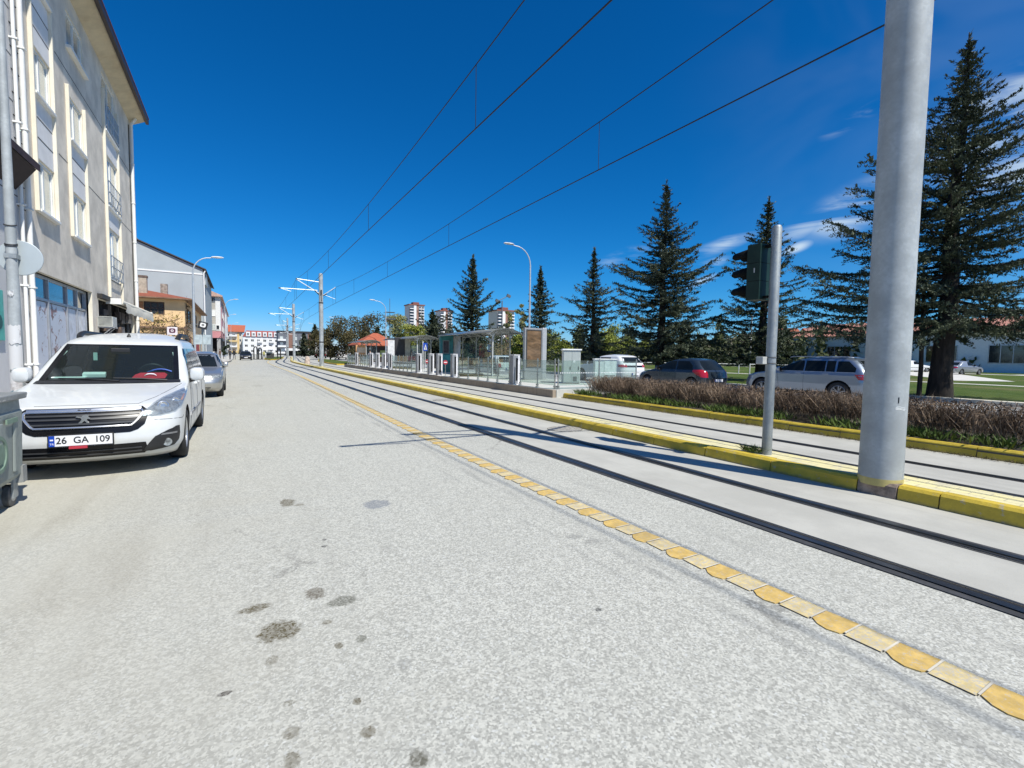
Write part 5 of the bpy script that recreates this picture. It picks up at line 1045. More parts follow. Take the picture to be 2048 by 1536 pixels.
lamp('curved grey street lamp behind the nearest tram shelter',20.95,33.9,10.5,1.35,math.pi-.2)
lamp('curved grey street lamp in front of the orange house',-3.15,45.2,8.95,1.15,.1)
lamp('street lamp behind the middle shelter and the tiled kiosk',19.9,75.1,9.7,1.5,math.pi-.1)
lamp('street lamp in front of the pink corner house',-2.45,105,11.3,1.3,.1)
lamp('street lamp farther along the left pavement past the pink house',-3.2,152,11.6,1.4,.1)
lamp('street lamp farthest along the left pavement',-3.4,231,13.4,1.8,.1)
lamp('street lamp behind the dark trees by the box lorry',22.4,128,10.4,1.9,math.pi)
lamp('street lamp far behind the third tram pole',22.8,173,11.2,2.,math.pi)
for lb_,x,y,h,c in (('slim floodlight mast with two lamps between the tall cedar and the poplars',42.9,79.3,11.6,1),('tall radio mast with a platform above the tiled kiosk',30.0,109.7,9.4,0)):
    t = thing('light_mast' if c else 'radio_mast',lb_,'mast',(x,y,0)); g = MB(); g.tube([(0,0,0),(0,0,h)],[.16,.1],8); g.build('pole',M('mast_dark',(.10,.11,.12),.6),t)
    g = MB()
    if c: g.tube([(-.9,0,h-.1),(1.3,0,h+1.0)],.07,6); g.obox((-1.0,0,h-.1),.8,.3,.5,0,0,0,.4); g.obox((1.4,0,h+1.0),.8,.3,.5,0,0,0,.4)
    else: g.box(-1.1,1.1,-1,1,h-.2,h); g.box(-1.0,1.0,-.9,.9,h+1.4,h+1.5); g.tube([(0,0,h),(0,0,h+4.6)],.06,5); g.tube([(-1,0,h),(-1,0,h+1.5)],.05,5); g.tube([(1,0,h),(1,0,h+1.5)],.05,5)
    g.build('platform' if not c else 'floodlights',M('mast_dark',(.10,.11,.12),.6),t)
for i,(x,y,z1) in enumerate(((37.3,24.9,5.0),(38.2,24.3,5.2))):
    g = MB(); g.tube([(0,0,0),(0,0,z1)],.06,6); g.obox((.12,0,z1-.05),.4,.12,.07); o = g.build('park_lamp',M('park_lamp_white',(.62,.62,.60),.5)); o.location = (x,y,0); tag(o,('thin pale park lamp left behind the traffic light','thin pale park lamp right behind the traffic light')[i],'park lamp','thin park lamps on the lawn')
# mesh-fence posts and a sports frame on the lawn
t = thing('lawn_fence','low white railing with posts across the lawn behind the tall cedars','fence',(0,0,0))
g = MB()
for i in range(9): x = 33+i*1.9; y = 33.5-i*2.2; g.tube([(x,y,0),(x,y,1.5)],.05,5)
g.build('post',M('park_lamp_white',(.62,.62,.60),.5),t); g = MB(); g.tube([(33,33.5,.9),(48.2,15.9,.9)],.04,5); g.build('rail',M('park_lamp_white',(.62,.62,.60),.5),t)

# ------------------------------------------------------------------ left foreground: galvanised pole, disc sign, bin
gp = thing('galvanised_pole','tall galvanised pole with torn posters and black straps behind the rubbish bin','pole',(-2.735,9.25,.13))
g = MB(); g.lathe([(.078,0),(.073,1.2),(.056,3),(.044,5.2),(.034,8.2)],22); g.build('shaft',m_galv,gp,True)
m_post = printed('torn_posters',7,[(.62,.62,.62),(.30,.27,.26),(.74,.74,.75)])
for z0,z1,a0,a1 in ((.98,1.34,3.5,5.9),(1.36,1.62,3.7,5.7),(2.02,2.08,4.2,5.0),(.55,.95,3.6,5.6)):
    g = MB(); rr_ = random.Random(z0); g.grid([[(.079*math.cos(a),.079*math.sin(a),z+rr_.uniform(-.025,.025)) for a in np.linspace(a0,a1,10)] for z in np.linspace(z0,z1,5)]); g.build('poster',m_post,gp,True)
for z in (2.72,2.74,3.0): g = MB(); g.tube([(.062*math.cos(a),.062*math.sin(a),z+.02*math.sin(a)) for a in np.linspace(0,2*math.pi,20)],.008,5); g.build('strap',m_band,gp)
g = MB(); g.lathe([(.0,-.014),(.236,-.012),(.242,-.008),(.242,.006),(.234,.010),(.0,.010)],40,0,'Y',(.06,.10,2.57)); g.build('disc_back',M('sign_back_grey',(.42,.47,.49),.5,.2,.04),gp)
g = MB(); g.lathe([(.0,.011),(.232,.011),(.232,.014)],30,0,'Y',(.06,.10,2.57)); g.box(-.066,.066,-.066,.084,2.54,2.60); g.build('clamp',m_galv2,gp)
bn = thing('rubbish_bin','galvanised steel rubbish bin on castors cut by the left picture edge','rubbish bin',(-2.36,5.33,0))
m_bin = galv('bin_galvanised',(.33,.37,.345),5,.55,.2,.25); m_bind = galv('bin_rim',(.33,.34,.33),5,.55,.3,.2)
def binrow(z, w, l, c): return [(w-c,-l,z),(w,-l+c,z),(w,l-c,z),(w-c,l,z),(-w+c,l,z),(-w,l-c,z),(-w,-l+c,z),(-w+c,-l,z)]
g = MB(); rows = [binrow(z,w,l,.05) for z,w,l in ((.24,.56,.64),(.30,.60,.685),(.86,.615,.69),(.88,.605,.68),(.985,.60,.675))]; g.grid(rows,0,True); g.add(rows[0],[tuple(range(7,-1,-1))])
for y in np.linspace(-.46,.46,4):                                      # pressed ribs on the long sides
    for s_ in (1,-1): g.prism([(s_*.600,y-.045,.34),(s_*.616,y-.028,.34),(s_*.616,y+.028,.34),(s_*.600,y+.045,.34)],(s_*.013,0,.46),0)
g.build('body',m_bin,bn,bevel=.012)
g = MB(); g.add(binrow(.975,.64,.70,.03)+binrow(1.03,.645,.71,.03),[tuple(range(7,-1,-1)),tuple(range(8,16))]+[(i,(i+1)%8,8+(i+1)%8,8+i) for i in range(8)]); g.build('lid',m_bind,bn,bevel=.01)
g = MB(); g.obox((.634,.34,.805),.012,.22,.04); g.build('handle_bar',M('bin_green',(.17,.25,.19),.7,dirt=.4),bn)
g = MB(); g.lathe([(.14,.618),(.155,.622),(.155,.630),(.125,.630),(.12,.622)],26,0,'X',(0,.10,.55)); g.obox((.622,.10,.55),.015,.10,.16); g.build('emblem',M('bin_green',(.17,.25,.19),.7,dirt=.4),bn)
for x in (.52,-.52):
    for y in (.58,-.58):
        g = MB(); g.box(x-.05,x+.05,y-.06,y+.06,.225,.30); g.box(x-.045,x-.03,y-.05,y+.05,.08,.225); g.box(x+.03,x+.045,y-.05,y+.05,.08,.225); c_ = g.build('castor',m_galv2,bn)
        g = MB(); g.lathe([(.0,-.026),(.085,-.026),(.10,-.02),(.10,.02),(.085,.026),(.0,.026)],22,0,'X',(x,y,.102)); g.build('wheel',M('castor_rubber',(.10,.10,.10),.6,var=.4,sc=12),c_,True)
        g = MB(); g.lathe([(.055,-.029),(.055,.029)],18,0,'X',(x,y,.102)); g.build('hub',m_alu,c_)
g = MB(); g.box(.50,.612,.60,.692,.205,.36); g.build('corner_foot',m_bind,bn)

# ------------------------------------------------------------------ signs on the left pavement
def ringsign(label, x, y, z, s, bg, fgc, tilt, post=None):
    t = thing('shop_sign',label,'sign',(x,y,z)); g = MB(); g.box(-s/2,s/2,-.04,.04,0,s*.92)
    g.build('board',bg,t,bevel=.01); e = t.children[0]; e.rotation_euler = (0,tilt,0)
    g = MB(); rr_ = s*.27; cx_, cz_ = 0, s*.50
    ro = [(cx_+rr_*1.15*math.copysign(abs(math.cos(a))**.5,math.cos(a)),-.046,cz_+rr_*math.copysign(abs(math.sin(a))**.5,math.sin(a))) for a in [2*math.pi*q/28 for q in range(28)]]
    ri = [(cx_+rr_*.55*math.cos(a),-.046,cz_+rr_*.55*math.sin(a)) for a in [2*math.pi*q/28 for q in range(28)]]
    g.grid([ro,ri],0,True); g.lathe([(.0,-.047),(rr_*.22,-.047),(rr_*.22,-.0465)],12,0,'Y',(cx_,0,cz_)); g.build('emblem',fgc,e)
    if post: g = MB(); g.tube([(0,.05,-z),(0,.05,.1)],.04,6); g.build('post',m_galv2,t)
    return t
ringsign('white square sign with a dark ring mark above the van roof',-4.95,48.9,2.72,.72,M('sign_white',(.72,.66,.68),.5),M('sign_maroon',(.10,.03,.06),.5),0,True)
t = ringsign('black tilted square sign with a white ring mark on the curved lamp post',-2.63,45.0,3.16,.62,M('sign_black',(.015,.015,.018),.5),m_white,rad(14)); g = MB(); g.tube([(-.45,.15,.35),(0,.05,.35)],.025,6); g.build('arm',m_galv2,t)
t = thing('road_sign','pair of blank grey sign backs on posts beside the silver saloon','sign',(-2.4,40.5,0)); 
for x in (-.2,.32): g = MB(); g.box(x-.24,x+.24,-.015,.015,1.88,2.56); g.build('plate',M('sign_back_grey2',(.40,.47,.50),.5),t,bevel=.01)
g = MB(); g.tube([(-.08,.05,0),(-.08,.05,2.6)],.035,8); g.tube([(.2,.05,0),(.2,.05,2.6)],.035,8); g.build('post',m_galv2,t)

# ------------------------------------------------------------------ tram stop
m_fpost = M('fence_post_steel',(.42,.43,.40),.35,.75,.15); m_fgl = glassy('fence_glass',(.80,.88,.86),.93,.03); m_dot = M('dot_white',(.75,.77,.76),.6)
m_gate = M('gate_grey',(.27,.28,.29),.45,.3,.06); m_gatew = M('gate_white',(.70,.70,.72),.45)
PZ = .268
def fence(label, pts, panels=None, dots=True):
    t = thing('glass_fence',label,'fence',(0,0,PZ),0,'glass fences round the tram stop')
    for i,(x,y) in enumerate(pts):
        g = MB(); g.tube([(x,y,0),(x,y,1.06)],.024,8); g.box(x-.05,x+.05,y-.05,y+.05,0,.03); g.obox((x,y,.98),.05,.05,.05); g.obox((x,y,.45),.05,.06,.05); g.obox((x,y,.09),.07,.09,.06); g.build('post',m_fpost,t)
        if i+1 < len(pts) and (panels is None or panels[i]):
            a, b_ = Vector((x,y,0)), Vector((*pts[i+1],0)); d = (b_-a).normalized(); n = Vector((-d.y,d.x,0))*.005; a += d*.035; b_ -= d*.035
            g = MB(); g.prism([a-n+Vector((0,0,.13)),b_-n+Vector((0,0,.13)),b_-n+Vector((0,0,1.0)),a-n+Vector((0,0,1.0))],n*2); p_ = g.build('glass_panel',m_fgl,t)
            if dots:
                g = MB(); L_ = (b_-a).length; k = int(L_/.075)
                for q in range(k): c = a+d*(.04+q*.075); g.prism([c-n*1.4+Vector((0,0,.55)),c-n*1.4+d*.035+Vector((0,0,.55)),c-n*1.4+d*.035+Vector((0,0,.585)),c-n*1.4+Vector((0,0,.585))],n*.2)
                g.build('dot_row',m_dot,p_)
    return t
FX = 9.45
fence('glass fence panels before the big advertising case at the near platform end',[(FX,13.55),(FX,14.67),(FX,15.9)])
fence('glass fence running back from the platform corner past the white cabinets',[(9.52,13.46),(11.3,13.42),(13.1,13.4)])
fence('glass fence panels in front of the nearest tram shelter',[(FX,q) for q in (16.75,17.8,18.7,19.7,20.8,21.95)])
fence('glass fence panels in front of the middle tram shelter',[(FX,q) for q in np.linspace(28.6,33.9,7)])
fence('glass fence panels beside the third tram shelter',[(FX,q) for q in np.linspace(40.9,45.3,6)])
fence('glass fence panels at the far platform end',[(FX,q) for q in np.linspace(46.8,50.4,5)])
def gate(label, y, flip=0):
    t = thing('ticket_gate',label,'ticket gate',(FX,y,PZ),0,'ticket gates along the platform'); g = MB(); g.box(-.13,.13,-.17,.17,.03,1.15); g.build('casing',m_gate,t,bevel=.012)
    g = MB(); g.box(-.14,.14,-.18,.18,1.152,1.18); g.build('cap',m_gatew,t,bevel=.006); g = MB(); g.box(-.17,.17,-.22,.22,0,.03); g.box(-.134,-.1305,-.17,-.10,.05,1.14); g.box(.05,.13,-.176,-.171,.05,1.14); g.build('base_plate',m_gatew,t)
    g = MB(); g.box(-.04,.035,-.180,-.171,.16,1.05); g.tube([(-.0,-.19,.98),(-.0,-.23,.98)],.03,10); g.build('slot',m_gblk,t); return t
gd = gate('grey ticket gate post nearest the camera, beside the advertising case',16.35)
for lb_,y in (('ticket gate post left of the glass before the nearest shelter',22.55),('ticket gate post with a no entry disc, second in the cluster by the teal panel',24.65),('ticket gate post third in the cluster by the teal panel',25.95),('ticket gate post at the near end of the middle glass fence',28.1),('ticket gate post right of the white timetable panel at the middle shelter',34.5),('ticket gate post second past the middle shelter',36.3),('ticket gate post third past the middle shelter',38.2),('ticket gate post farthest of the middle cluster',40.3),('ticket gate post at the far platform end',46.1)): dup(gd,(FX,y,PZ),0,lb_)
m_sred = M('sign_red',(.42,.03,.05),.5); m_sblue = M('sign_blue',(.015,.07,.42),.5)
for i,(y,lb_) in enumerate(((23.1,'right one of two red no entry discs on thin posts by the teal panel'),(24.1,'left one of two red no entry discs on thin posts by the teal panel'),(26.95,'red no entry disc beside the pedestrian crossing sign'))):
    t = thing('no_entry_sign',lb_,'sign',(FX+.15,y,PZ),rad(-14),'no entry discs at the ticket gates'); g = MB(); g.tube([(0,0,0),(0,0,.75)],.018,6); g.build('post',m_fpost,t); g = MB(); g.lathe([(.0,-.03),(.12,-.03),(.12,-.022)],20,0,'Y',(0,0,.72)); d_ = g.build('disc',m_sred,t); g = MB(); g.box(-.085,.085,-.034,-.0305,.695,.745); g.build('bar',m_white,d_)
def shelter(label, x, y0, y1, wz=2.9, z=PZ):
    t = thing('tram_shelter',label,'tram shelter',(x,y0,z),0,'tram shelters on the platform'); L_ = y1-y0; m_sh = M('shelter_steel',(.33,.335,.30),.4,.6,.12)
    n = 13; prof = [(-.88+1.76*i/n, 2.24+.30*math.sin(math.pi*(.12+.80*i/n))) for i in range(n+1)]
    g = MB(); g.grid([[(a,q,b_) for a,b_ in prof] for q in (-.5,L_+.5)]); o = g.build('roof',glassy('shelter_roof',(.55,.57,.54),.45,.05),t,True); sm = o.modifiers.new('solid','SOLIDIFY'); sm.thickness = .012
    g = MB()
    for q in np.linspace(-.45,L_+.45,7): g.tube([(a,q,b_-.03) for a,b_ in prof],.024,6)
    for k in (0,4,9,n): g.tube([(prof[k][0],-.5,prof[k][1]-.03),(prof[k][0],L_+.5,prof[k][1]-.03)],.03,6)
    g.build('roof_frame',m_sh,o)
    for q in np.linspace(.15,L_-.15,4):
        g = MB(); g.tube([(.55,q,0),(.55,q,2.40)],.045,10); g.tube([(.55,q,1.8),(-.2,q,2.45)],.025,6); g.tube([(.55,q,1.95),(.82,q,2.35)],.022,6); g.build('post',m_sh,t)
    g = MB(); g.tube([(-.55,.0,0),(-.55,.0,2.35)],.03,8); g.tube([(-.55,0,2.1),(-.8,0,2.30)],.02,6); g.tube([(-.55,0,2.1),(-.3,0,2.45)],.02,6); g.build('post',M('shelter_white',(.66,.67,.65),.45),t)
    for q0,q1 in zip(np.linspace(.2,L_-.2,5),np.linspace(.2,L_-.2,5)[1:]): g = MB(); g.box(.60,.61,q0+.03,q1-.03,.35,1.85); g.build('back_glass',m_fgl,t)
    g = MB(); g.tube([(.25,.7,.48),(.25,L_-.7,.48)],.03,6); g.box(.05,.42,.7,L_-.7,.46,.5)
    for q in (.8,L_/2,L_-.8): g.tube([(.25,q,0),(.25,q,.47)],.025,6); g.tube([(.08,q,.0),(.08,q,.46)],.02,6)
    g.build('bench',M('bench_dark',(.06,.065,.06),.6),t); return t
sA = shelter('nearest tram shelter with an arched glass roof beside the advertising case',11.88,21.9,28.4)
sB = shelter('middle tram shelter with an arched roof beside the white timetable panel',11.88,34.0,42.0)
sC = shelter('farthest tram shelter with an orange notice inside',11.88,50.5,58)
# advertising cases and panels
ad = thing('advertising_case','tall grey advertising case with a faded brown poster at the near platform end','advertising case',(11.65,19.2,PZ),rad(6))
g = MB(); g.box(-.02,1.06,0,.16,.0,2.46); g.build('casing',M('case_grey',(.36,.365,.37),.45,.4,.06),ad,bevel=.02); g = MB(); g.box(1.062,1.32,-.01,.20,0.0,2.50); g.build('side_column',M('case_silver',(.52,.53,.54),.4,.4,.06),ad,bevel=.03)
pm,pt_,pp,po = nodes('poster_brown'); pb = NB(pt_); Pq = pb.obj()
cq = pb.mix(pb.rng(pb.noise(pb.mapv(Pq,(.5,1,1.6),(0,rad(12),0)),2.6,7,.68,.8),.3,.72),(.075,.05,.028),(.25,.155,.085)); cq = pb.mix(pb.math('MULTIPLY',pb.rng(pb.noise(pb.mapv(Pq,(.4,1,5),(0,rad(-6),0)),2.2,4,.6,1.2),.66,.74),.6),cq,(.45,.33,.20)); pt_.links.new(cq,pp.inputs['Base Color']); pp.inputs['Roughness'].default_value = .25; pp.inputs['Coat Weight'].default_value = .5
g = MB(); g.box(.10,.94,-.012,-.002,.62,2.34); g.build('poster',pm,ad); g = MB()
for a,b_,c_,d_ in ((.06,.10,.58,2.38),(.94,.98,.58,2.38)): g.box(a,b_,-.025,-.002,c_,d_)
g.box(.06,.98,-.025,-.002,2.34,2.38); g.box(.06,.98,-.025,-.002,.58,.62); g.build('frame',M('case_dark',(.05,.05,.052),.5),ad)
tp = thing('information_panel','teal information panel with a framed poster and grey column at the nearest shelter','information panel',(12.05,28.9,PZ),rad(8))
g = MB(); g.box(-.95,.0,0,.14,.0,2.36); g.build('panel',M('panel_teal',(.04,.20,.21),.35,var=.35,sc=2),tp,bevel=.015); g = MB(); g.box(-.78,-.30,-.02,-.002,1.2,2.05); g.build('frame',m_gate,tp); g = MB(); g.box(-.73,-.35,-.03,-.021,1.25,2.0); g.build('poster',M('poster_dark',(.06,.045,.05),.4,var=.7,sc=5),tp)
g = MB(); g.lathe([(.27,1.02),(.27,2.36)],20,0,'Z',(.28,.07,0)); g.lathe([(.05,0),(.05,1.02)],10,0,'Z',(.28,.07,0)); g.build('column',M('case_silver2',(.46,.46,.45),.45,.2),tp,True); g = MB(); g.box(-.9,-.1,-.02,-.002,.75,1.1); g.build('notice',M('panel_teal_light',(.08,.36,.38),.4),tp)
wp = thing('timetable_panel','white timetable panel beside a black cabinet at the middle shelter','information panel',(10.6,37.4,PZ)); g = MB(); g.box(-.55,.0,0,.08,.55,2.2); g.build('panel',M('panel_white',(.64,.65,.66),.4),wp,bevel=.01); g = MB(); g.box(.05,.85,.05,.3,.3,2.45); g.build('cabinet',M('cabinet_black',(.03,.03,.035),.5),wp,bevel=.02); g = MB(); g.box(.86,1.3,.05,.3,.3,2.4); g.build('column',M('panel_tan',(.42,.40,.34),.6),wp,bevel=.02); g = MB(); g.tube([(-.5,.04,0),(-.5,.04,.55)],.03,6); g.tube([(.2,.15,0),(.2,.15,.3)],.04,6); g.build('leg',m_fpost,wp)
on = thing('orange_notice','orange and white notice board inside the farthest shelter','notice board',(10.7,52.5,PZ)); g = MB(); g.box(0,1.1,0,.08,.7,2.0,0); g.build('board',M('notice_orange',(.62,.33,.15),.6),on,bevel=.02); g = MB(); g.box(.12,.98,-.01,-.001,1.2,1.75); g.build('sheet',M('notice_pale',(.66,.52,.40),.6),on); g = MB(); g.tube([(.1,.04,0),(.1,.04,.7)],.03,6); g.tube([(1.,.04,0),(1.,.04,.7)],.03,6); g.build('leg',m_fpost,on)
ps = thing('crossing_sign','blue square pedestrian crossing sign on a white post left of the teal panel','sign',(10.15,28.9,PZ),rad(38)); g = MB(); g.tube([(-.22,.03,0),(-.22,.03,1.95)],.03,8); g.tube([(.02,.03,0),(.02,.03,1.6)],.022,8); g.build('post',M('post_white',(.66,.67,.66),.5),ps); g = MB(); g.box(-.24,.24,-.015,.015,1.35,1.85); s_ = g.build('plate',m_sblue,ps,bevel=.01)
g = MB(); g.prism([(-.17,-.02,1.43),(.17,-.02,1.43),(0,-.02,1.77)],(0,.004,0)); tri = g.build('triangle',m_white,s_); g = MB(); g.prism([(-.05,-.024,1.45),(-.02,-.024,1.45),(.01,-.024,1.54),(.05,-.024,1.45),(.075,-.024,1.45),(.025,-.024,1.6),(-.015,-.024,1.6)],(0,.003,0)); g.lathe([(.0,-.024),(.02,-.024),(.02,-.0215)],10,0,'Y',(.005,0,1.635)); g.build('pictogram',m_ink,tri)
p2 = thing('crossing_sign','blue pedestrian crossing sign above the white panel van','sign',(18.4,100,0)); g = MB(); g.tube([(0,0,0),(0,0,2.4)],.04,6); g.build('post',m_fpost,p2); g = MB(); g.box(-.35,.35,-.03,-.0,2.1,2.8); s_ = g.build('plate',m_sblue,p2); g = MB(); g.prism([(-.25,-.035,2.2),(.25,-.035,2.2),(0,-.035,2.68)],(0,.004,0)); g.build('triangle',m_white,s_)
# cabinets
cb = thing('service_cabinet','tall pale grey two door service cabinet with an overhanging white lid','cabinet',(11.7,16.2,.25),rad(-30))
m_cab = M('cabinet_grey_white',(.60,.62,.60),.5,var=.06,dirt=.12); g = MB(); g.box(0,.72,0,.62,.04,1.40); g.build('casing',m_cab,cb,bevel=.012); g = MB(); g.box(-.05,.77,-.06,.68,1.402,1.47); g.build('lid',M('cabinet_lid',(.72,.73,.72),.5),cb,bevel=.025)
for a0,a1 in ((.02,.355),(.365,.70)):
    g = MB(); g.box(a0,a1,-.018,-.001,.08,1.36); d_ = g.build('door',M('cabinet_door',(.42,.46,.44),.5,var=.05,dirt=.1),cb,bevel=.006); g = MB(); g.box(a1-.07,a1-.045,-.04,-.0185,.60,.74); g.build('handle',m_blk,d_)
g = MB(); g.box(.42,.58,-.024,-.0185,.12,.32); g.build('vent',M('vent_dark',(.12,.13,.13),.7),cb); g = MB(); g.lathe([(.035,-.021),(.05,-.021),(.05,-.0185),(.035,-.0185)],16,0,'Y',(.46,0,.95)); g.build('emblem',m_white,cb); g = MB(); g.box(.03,.69,.02,.6,0,.04); g.build('plinth',m_band,cb)
c2_ = thing('service_cabinet','lower white cabinet behind the glass beside the white crossover','cabinet',(13.55,15.6,.1),rad(-30)); g = MB(); g.box(-.5,.42,0,.5,.04,1.18,0); g.build('casing',M('cabinet_pale',(.60,.66,.65),.5,var=.05),c2_,bevel=.012); g = MB(); g.box(-.53,.45,-.04,.53,1.182,1.23); g.build('lid',M('cabinet_lid',(.72,.73,.72),.5),c2_,bevel=.012); g = MB(); g.box(-.1,.40,-.016,-.001,.1,1.14); g.build('door',M('cabinet_pale2',(.66,.72,.71),.5),c2_)
g = MB()
for i in range(8): g.box(-.06+i*.052,-.03+i*.052,-.02,-.0165,.50,.535)
g.build('vent',m_band,c2_)
for i,(x,y,lb_) in enumerate(((9.8,22.9,'dark rubber wheel stop on the platform between the gate posts'),(10.2,36.4,'dark rubber wheel stop on the platform past the middle shelter'))): g = MB(); g.box(0,1.5,0,.3,0,.16); o = g.build('wheel_stop',m_tyre,bevel=.03); o.location = (x,y,PZ); tag(o,lb_,'wheel stop')
mh = MB(); mh.lathe([(.0,.0),(.33,.0),(.34,.006),(.34,-.02)],28)
for i,(x,y,lb_) in enumerate(((5.45,7.45,'ribbed cast manhole cover between the near track and the median kerb'),(5.45,13.8,'cast manhole cover farther along beside the median kerb'))): o = mh.build('manhole_cover',M('manhole_cast',(.30,.285,.25),.8,var=.5,sc=18,bump=1,bsc=22)); o.location = (x,y,.011); tag(o,lb_,'manhole cover','manhole covers beside the median')
# the stone stump on the median at the bend, bollards and figures on the left island
g = MB(); g.lathe([(.32,0),(.28,.5),(.2,.8),(.1,.86)],9); o = g.build('stone_stump',M('stump_pinkish',(.50,.40,.33),.9,var=.3)); o.location = (6.6,58.8,.1); tag(o,'weathered pinkish stone stump on the median kerb at the bend','stump')
for i,(x,y,z,lb_) in enumerate(((2.3,97,2.3,'tall black looped bollard sculpture left of the island'),(3.05,97.5,2.1,'black looped bollard sculpture beside the tall one'),(6.3,100,2.1,'black bollard sculpture at the right end of the island'))):
    g = MB(); g.tube([(-.25,0,0),(-.25,0,z*.85),(-.1,0,z),(.1,0,z),(.25,0,z*.85),(.25,0,0)],.10,8); g.box(-.5,.5,-.3,.3,-.02,.1); o = g.build('bollard_sculpture',m_blk); o.location = (x,y,0); tag(o,lb_,'sculpture','black sculptures by the island')
sb = thing('island_shelter','small white canopied stand on the left island','stand',(4.6,103,.15)); g = MB(); g.box(-.9,1.2,-.6,.8,1.0,1.25); g.lathe([(1.4,1.7),(1.0,2.1),(.2,2.3)],10); g.build('canopy',m_wr,sb); g = MB(); g.box(-.3,1.0,-.5,.5,0,1.0); g.tube([(0,0,1),(0,0,1.8)],.08,6); g.build('base',M('stand_dark',(.05,.05,.05),.7),sb)

# ------------------------------------------------------------------ people (far off)
def person(label, x, y, rz, top, legs, skin=(.42,.27,.19), h=1.72, stride=.16):
    t = thing('person',label,'person',(x,y,.0),rz,'people far along the left pavement and the island'); s = h/1.72
    V = [(0,0,.95),(0,0,1.18),(0,0,1.40),(0,.0,1.50),(0,.01,1.60),(0,.02,1.70),(.10,0,.90),(.11,stride*.5,.50),(.11,stride,.07),(.11,stride+.14,.04),(-.10,0,.90),(-.11,-stride*.4,.50),(-.11,-stride,.09),(-.11,-stride+.14,.04),(.19,0,1.40),(.24,-.05,1.14),(.24,.06,.90),(-.19,0,1.40),(-.24,.05,1.14),(-.24,.14,.90)]
    E_ = [(0,1),(1,2),(2,3),(3,4),(4,5),(0,6),(6,7),(7,8),(8,9),(0,10),(10,11),(11,12),(12,13),(2,14),(14,15),(15,16),(2,17),(17,18),(18,19)]
    Rr = [.145,.135,.15,.06,.095,.075,.09,.065,.045,.04,.09,.065,.045,.04,.065,.045,.035,.065,.045,.035]
    me = bpy.data.meshes.new('body'); me.from_pydata([(a*s,b*s,c*s) for a,b,c in V],E_,[]); o = bpy.data.objects.new('body',me); COL.objects.link(o); o.parent = t
    o.modifiers.new('skin','SKIN'); o.modifiers.new('sub','SUBSURF').levels = 1; o.modifiers['sub'].render_levels = 1
    for i,v in enumerate(me.skin_vertices[0].data): v.radius = (Rr[i]*s,Rr[i]*s*.85); v.use_root = i == 0
    m,tt,p,oo = nodes('clothes'); b = NB(tt); sp = b.n('ShaderNodeSeparateXYZ'); tt.links.new(b.obj(),sp.inputs[0]); c = b.mix(b.rng(sp.outputs[2],.92*s,.94*s,0,1,False),legs,top); c = b.mix(b.rng(sp.outputs[2],1.49*s,1.50*s,0,1,False),c,skin); tt.links.new(c,p.inputs['Base Color']); p.inputs['Roughness'].default_value = .8; me.materials.append(m)
    g = MB(); g.lathe([(.0,1.80*s),(.07*s,1.78*s),(.105*s,1.71*s),(.10*s,1.66*s)],12,0,'Z',(0,.0,0)); g.build('hair',M('hair_dark',(.02,.015,.012),.8),t,True)
person('person in dark clothes walking on the left pavement by the second lamp',-1.45,86.,.4,(.02,.02,.024),(.015,.015,.02))
person('person in black standing on the left pavement edge before the pink house',-.95,92.,2.8,(.015,.015,.018),(.03,.03,.04))
person('person in a brown coat near the shrub on the left pavement',-2.9,90.,1.2,(.14,.08,.06),(.03,.03,.035))
person('person in a pale yellow top bending over beside the island stand',3.7,98.5,-.7,(.58,.55,.20),(.05,.05,.06),h=1.6,stride=.3)
person('person with dark hair waiting on the platform past the middle shelter',10.6,39.5,2.6,(.10,.09,.12),(.04,.04,.05),h=1.72)
person('person in a pale top waiting on the platform right of the orange notice',10.5,45.2,2.2,(.55,.45,.45),(.05,.05,.07),h=1.70)

# ------------------------------------------------------------------ trees
def addtris(V, F, pts, ax, wd, m=None):
    pass
def leafmesh(name, P, A, Bv, mat, parent):
    """P centres, A and Bv half-axes (n,3): one rhombus each"""
    n = len(P); v = np.empty((n,4,3)); v[:,0] = P-A; v[:,1] = P+Bv; v[:,2] = P+A; v[:,3] = P-Bv
    me = bpy.data.meshes.new(name); me.vertices.add(n*4); me.vertices.foreach_set('co', v.reshape(-1)); me.loops.add(n*4); me.loops.foreach_set('vertex_index', np.arange(n*4)); me.polygons.add(n); me.polygons.foreach_set('loop_start', np.arange(n)*4)
    me.update(calc_edges=True); me.materials.append(mat); o = link(me,name,parent); return o
def unit(a): return a/np.maximum(np.linalg.norm(a,axis=-1,keepdims=True),1e-9)
m_bark = M('bark_dark',(.028,.022,.018),.95,var=.5,sc=9,bump=.9,bsc=22,stretch=(1,1,.3)); m_barkl = M('bark_grey',(.17,.145,.12),.95,var=.4,sc=9,bump=.6,bsc=20)
m_ced = leafmat('cedar_needles',(.022,.036,.026),(.115,.138,.080),.9); m_ced2 = leafmat('cedar_needles_b',(.028,.044,.032),(.130,.152,.095),.8)
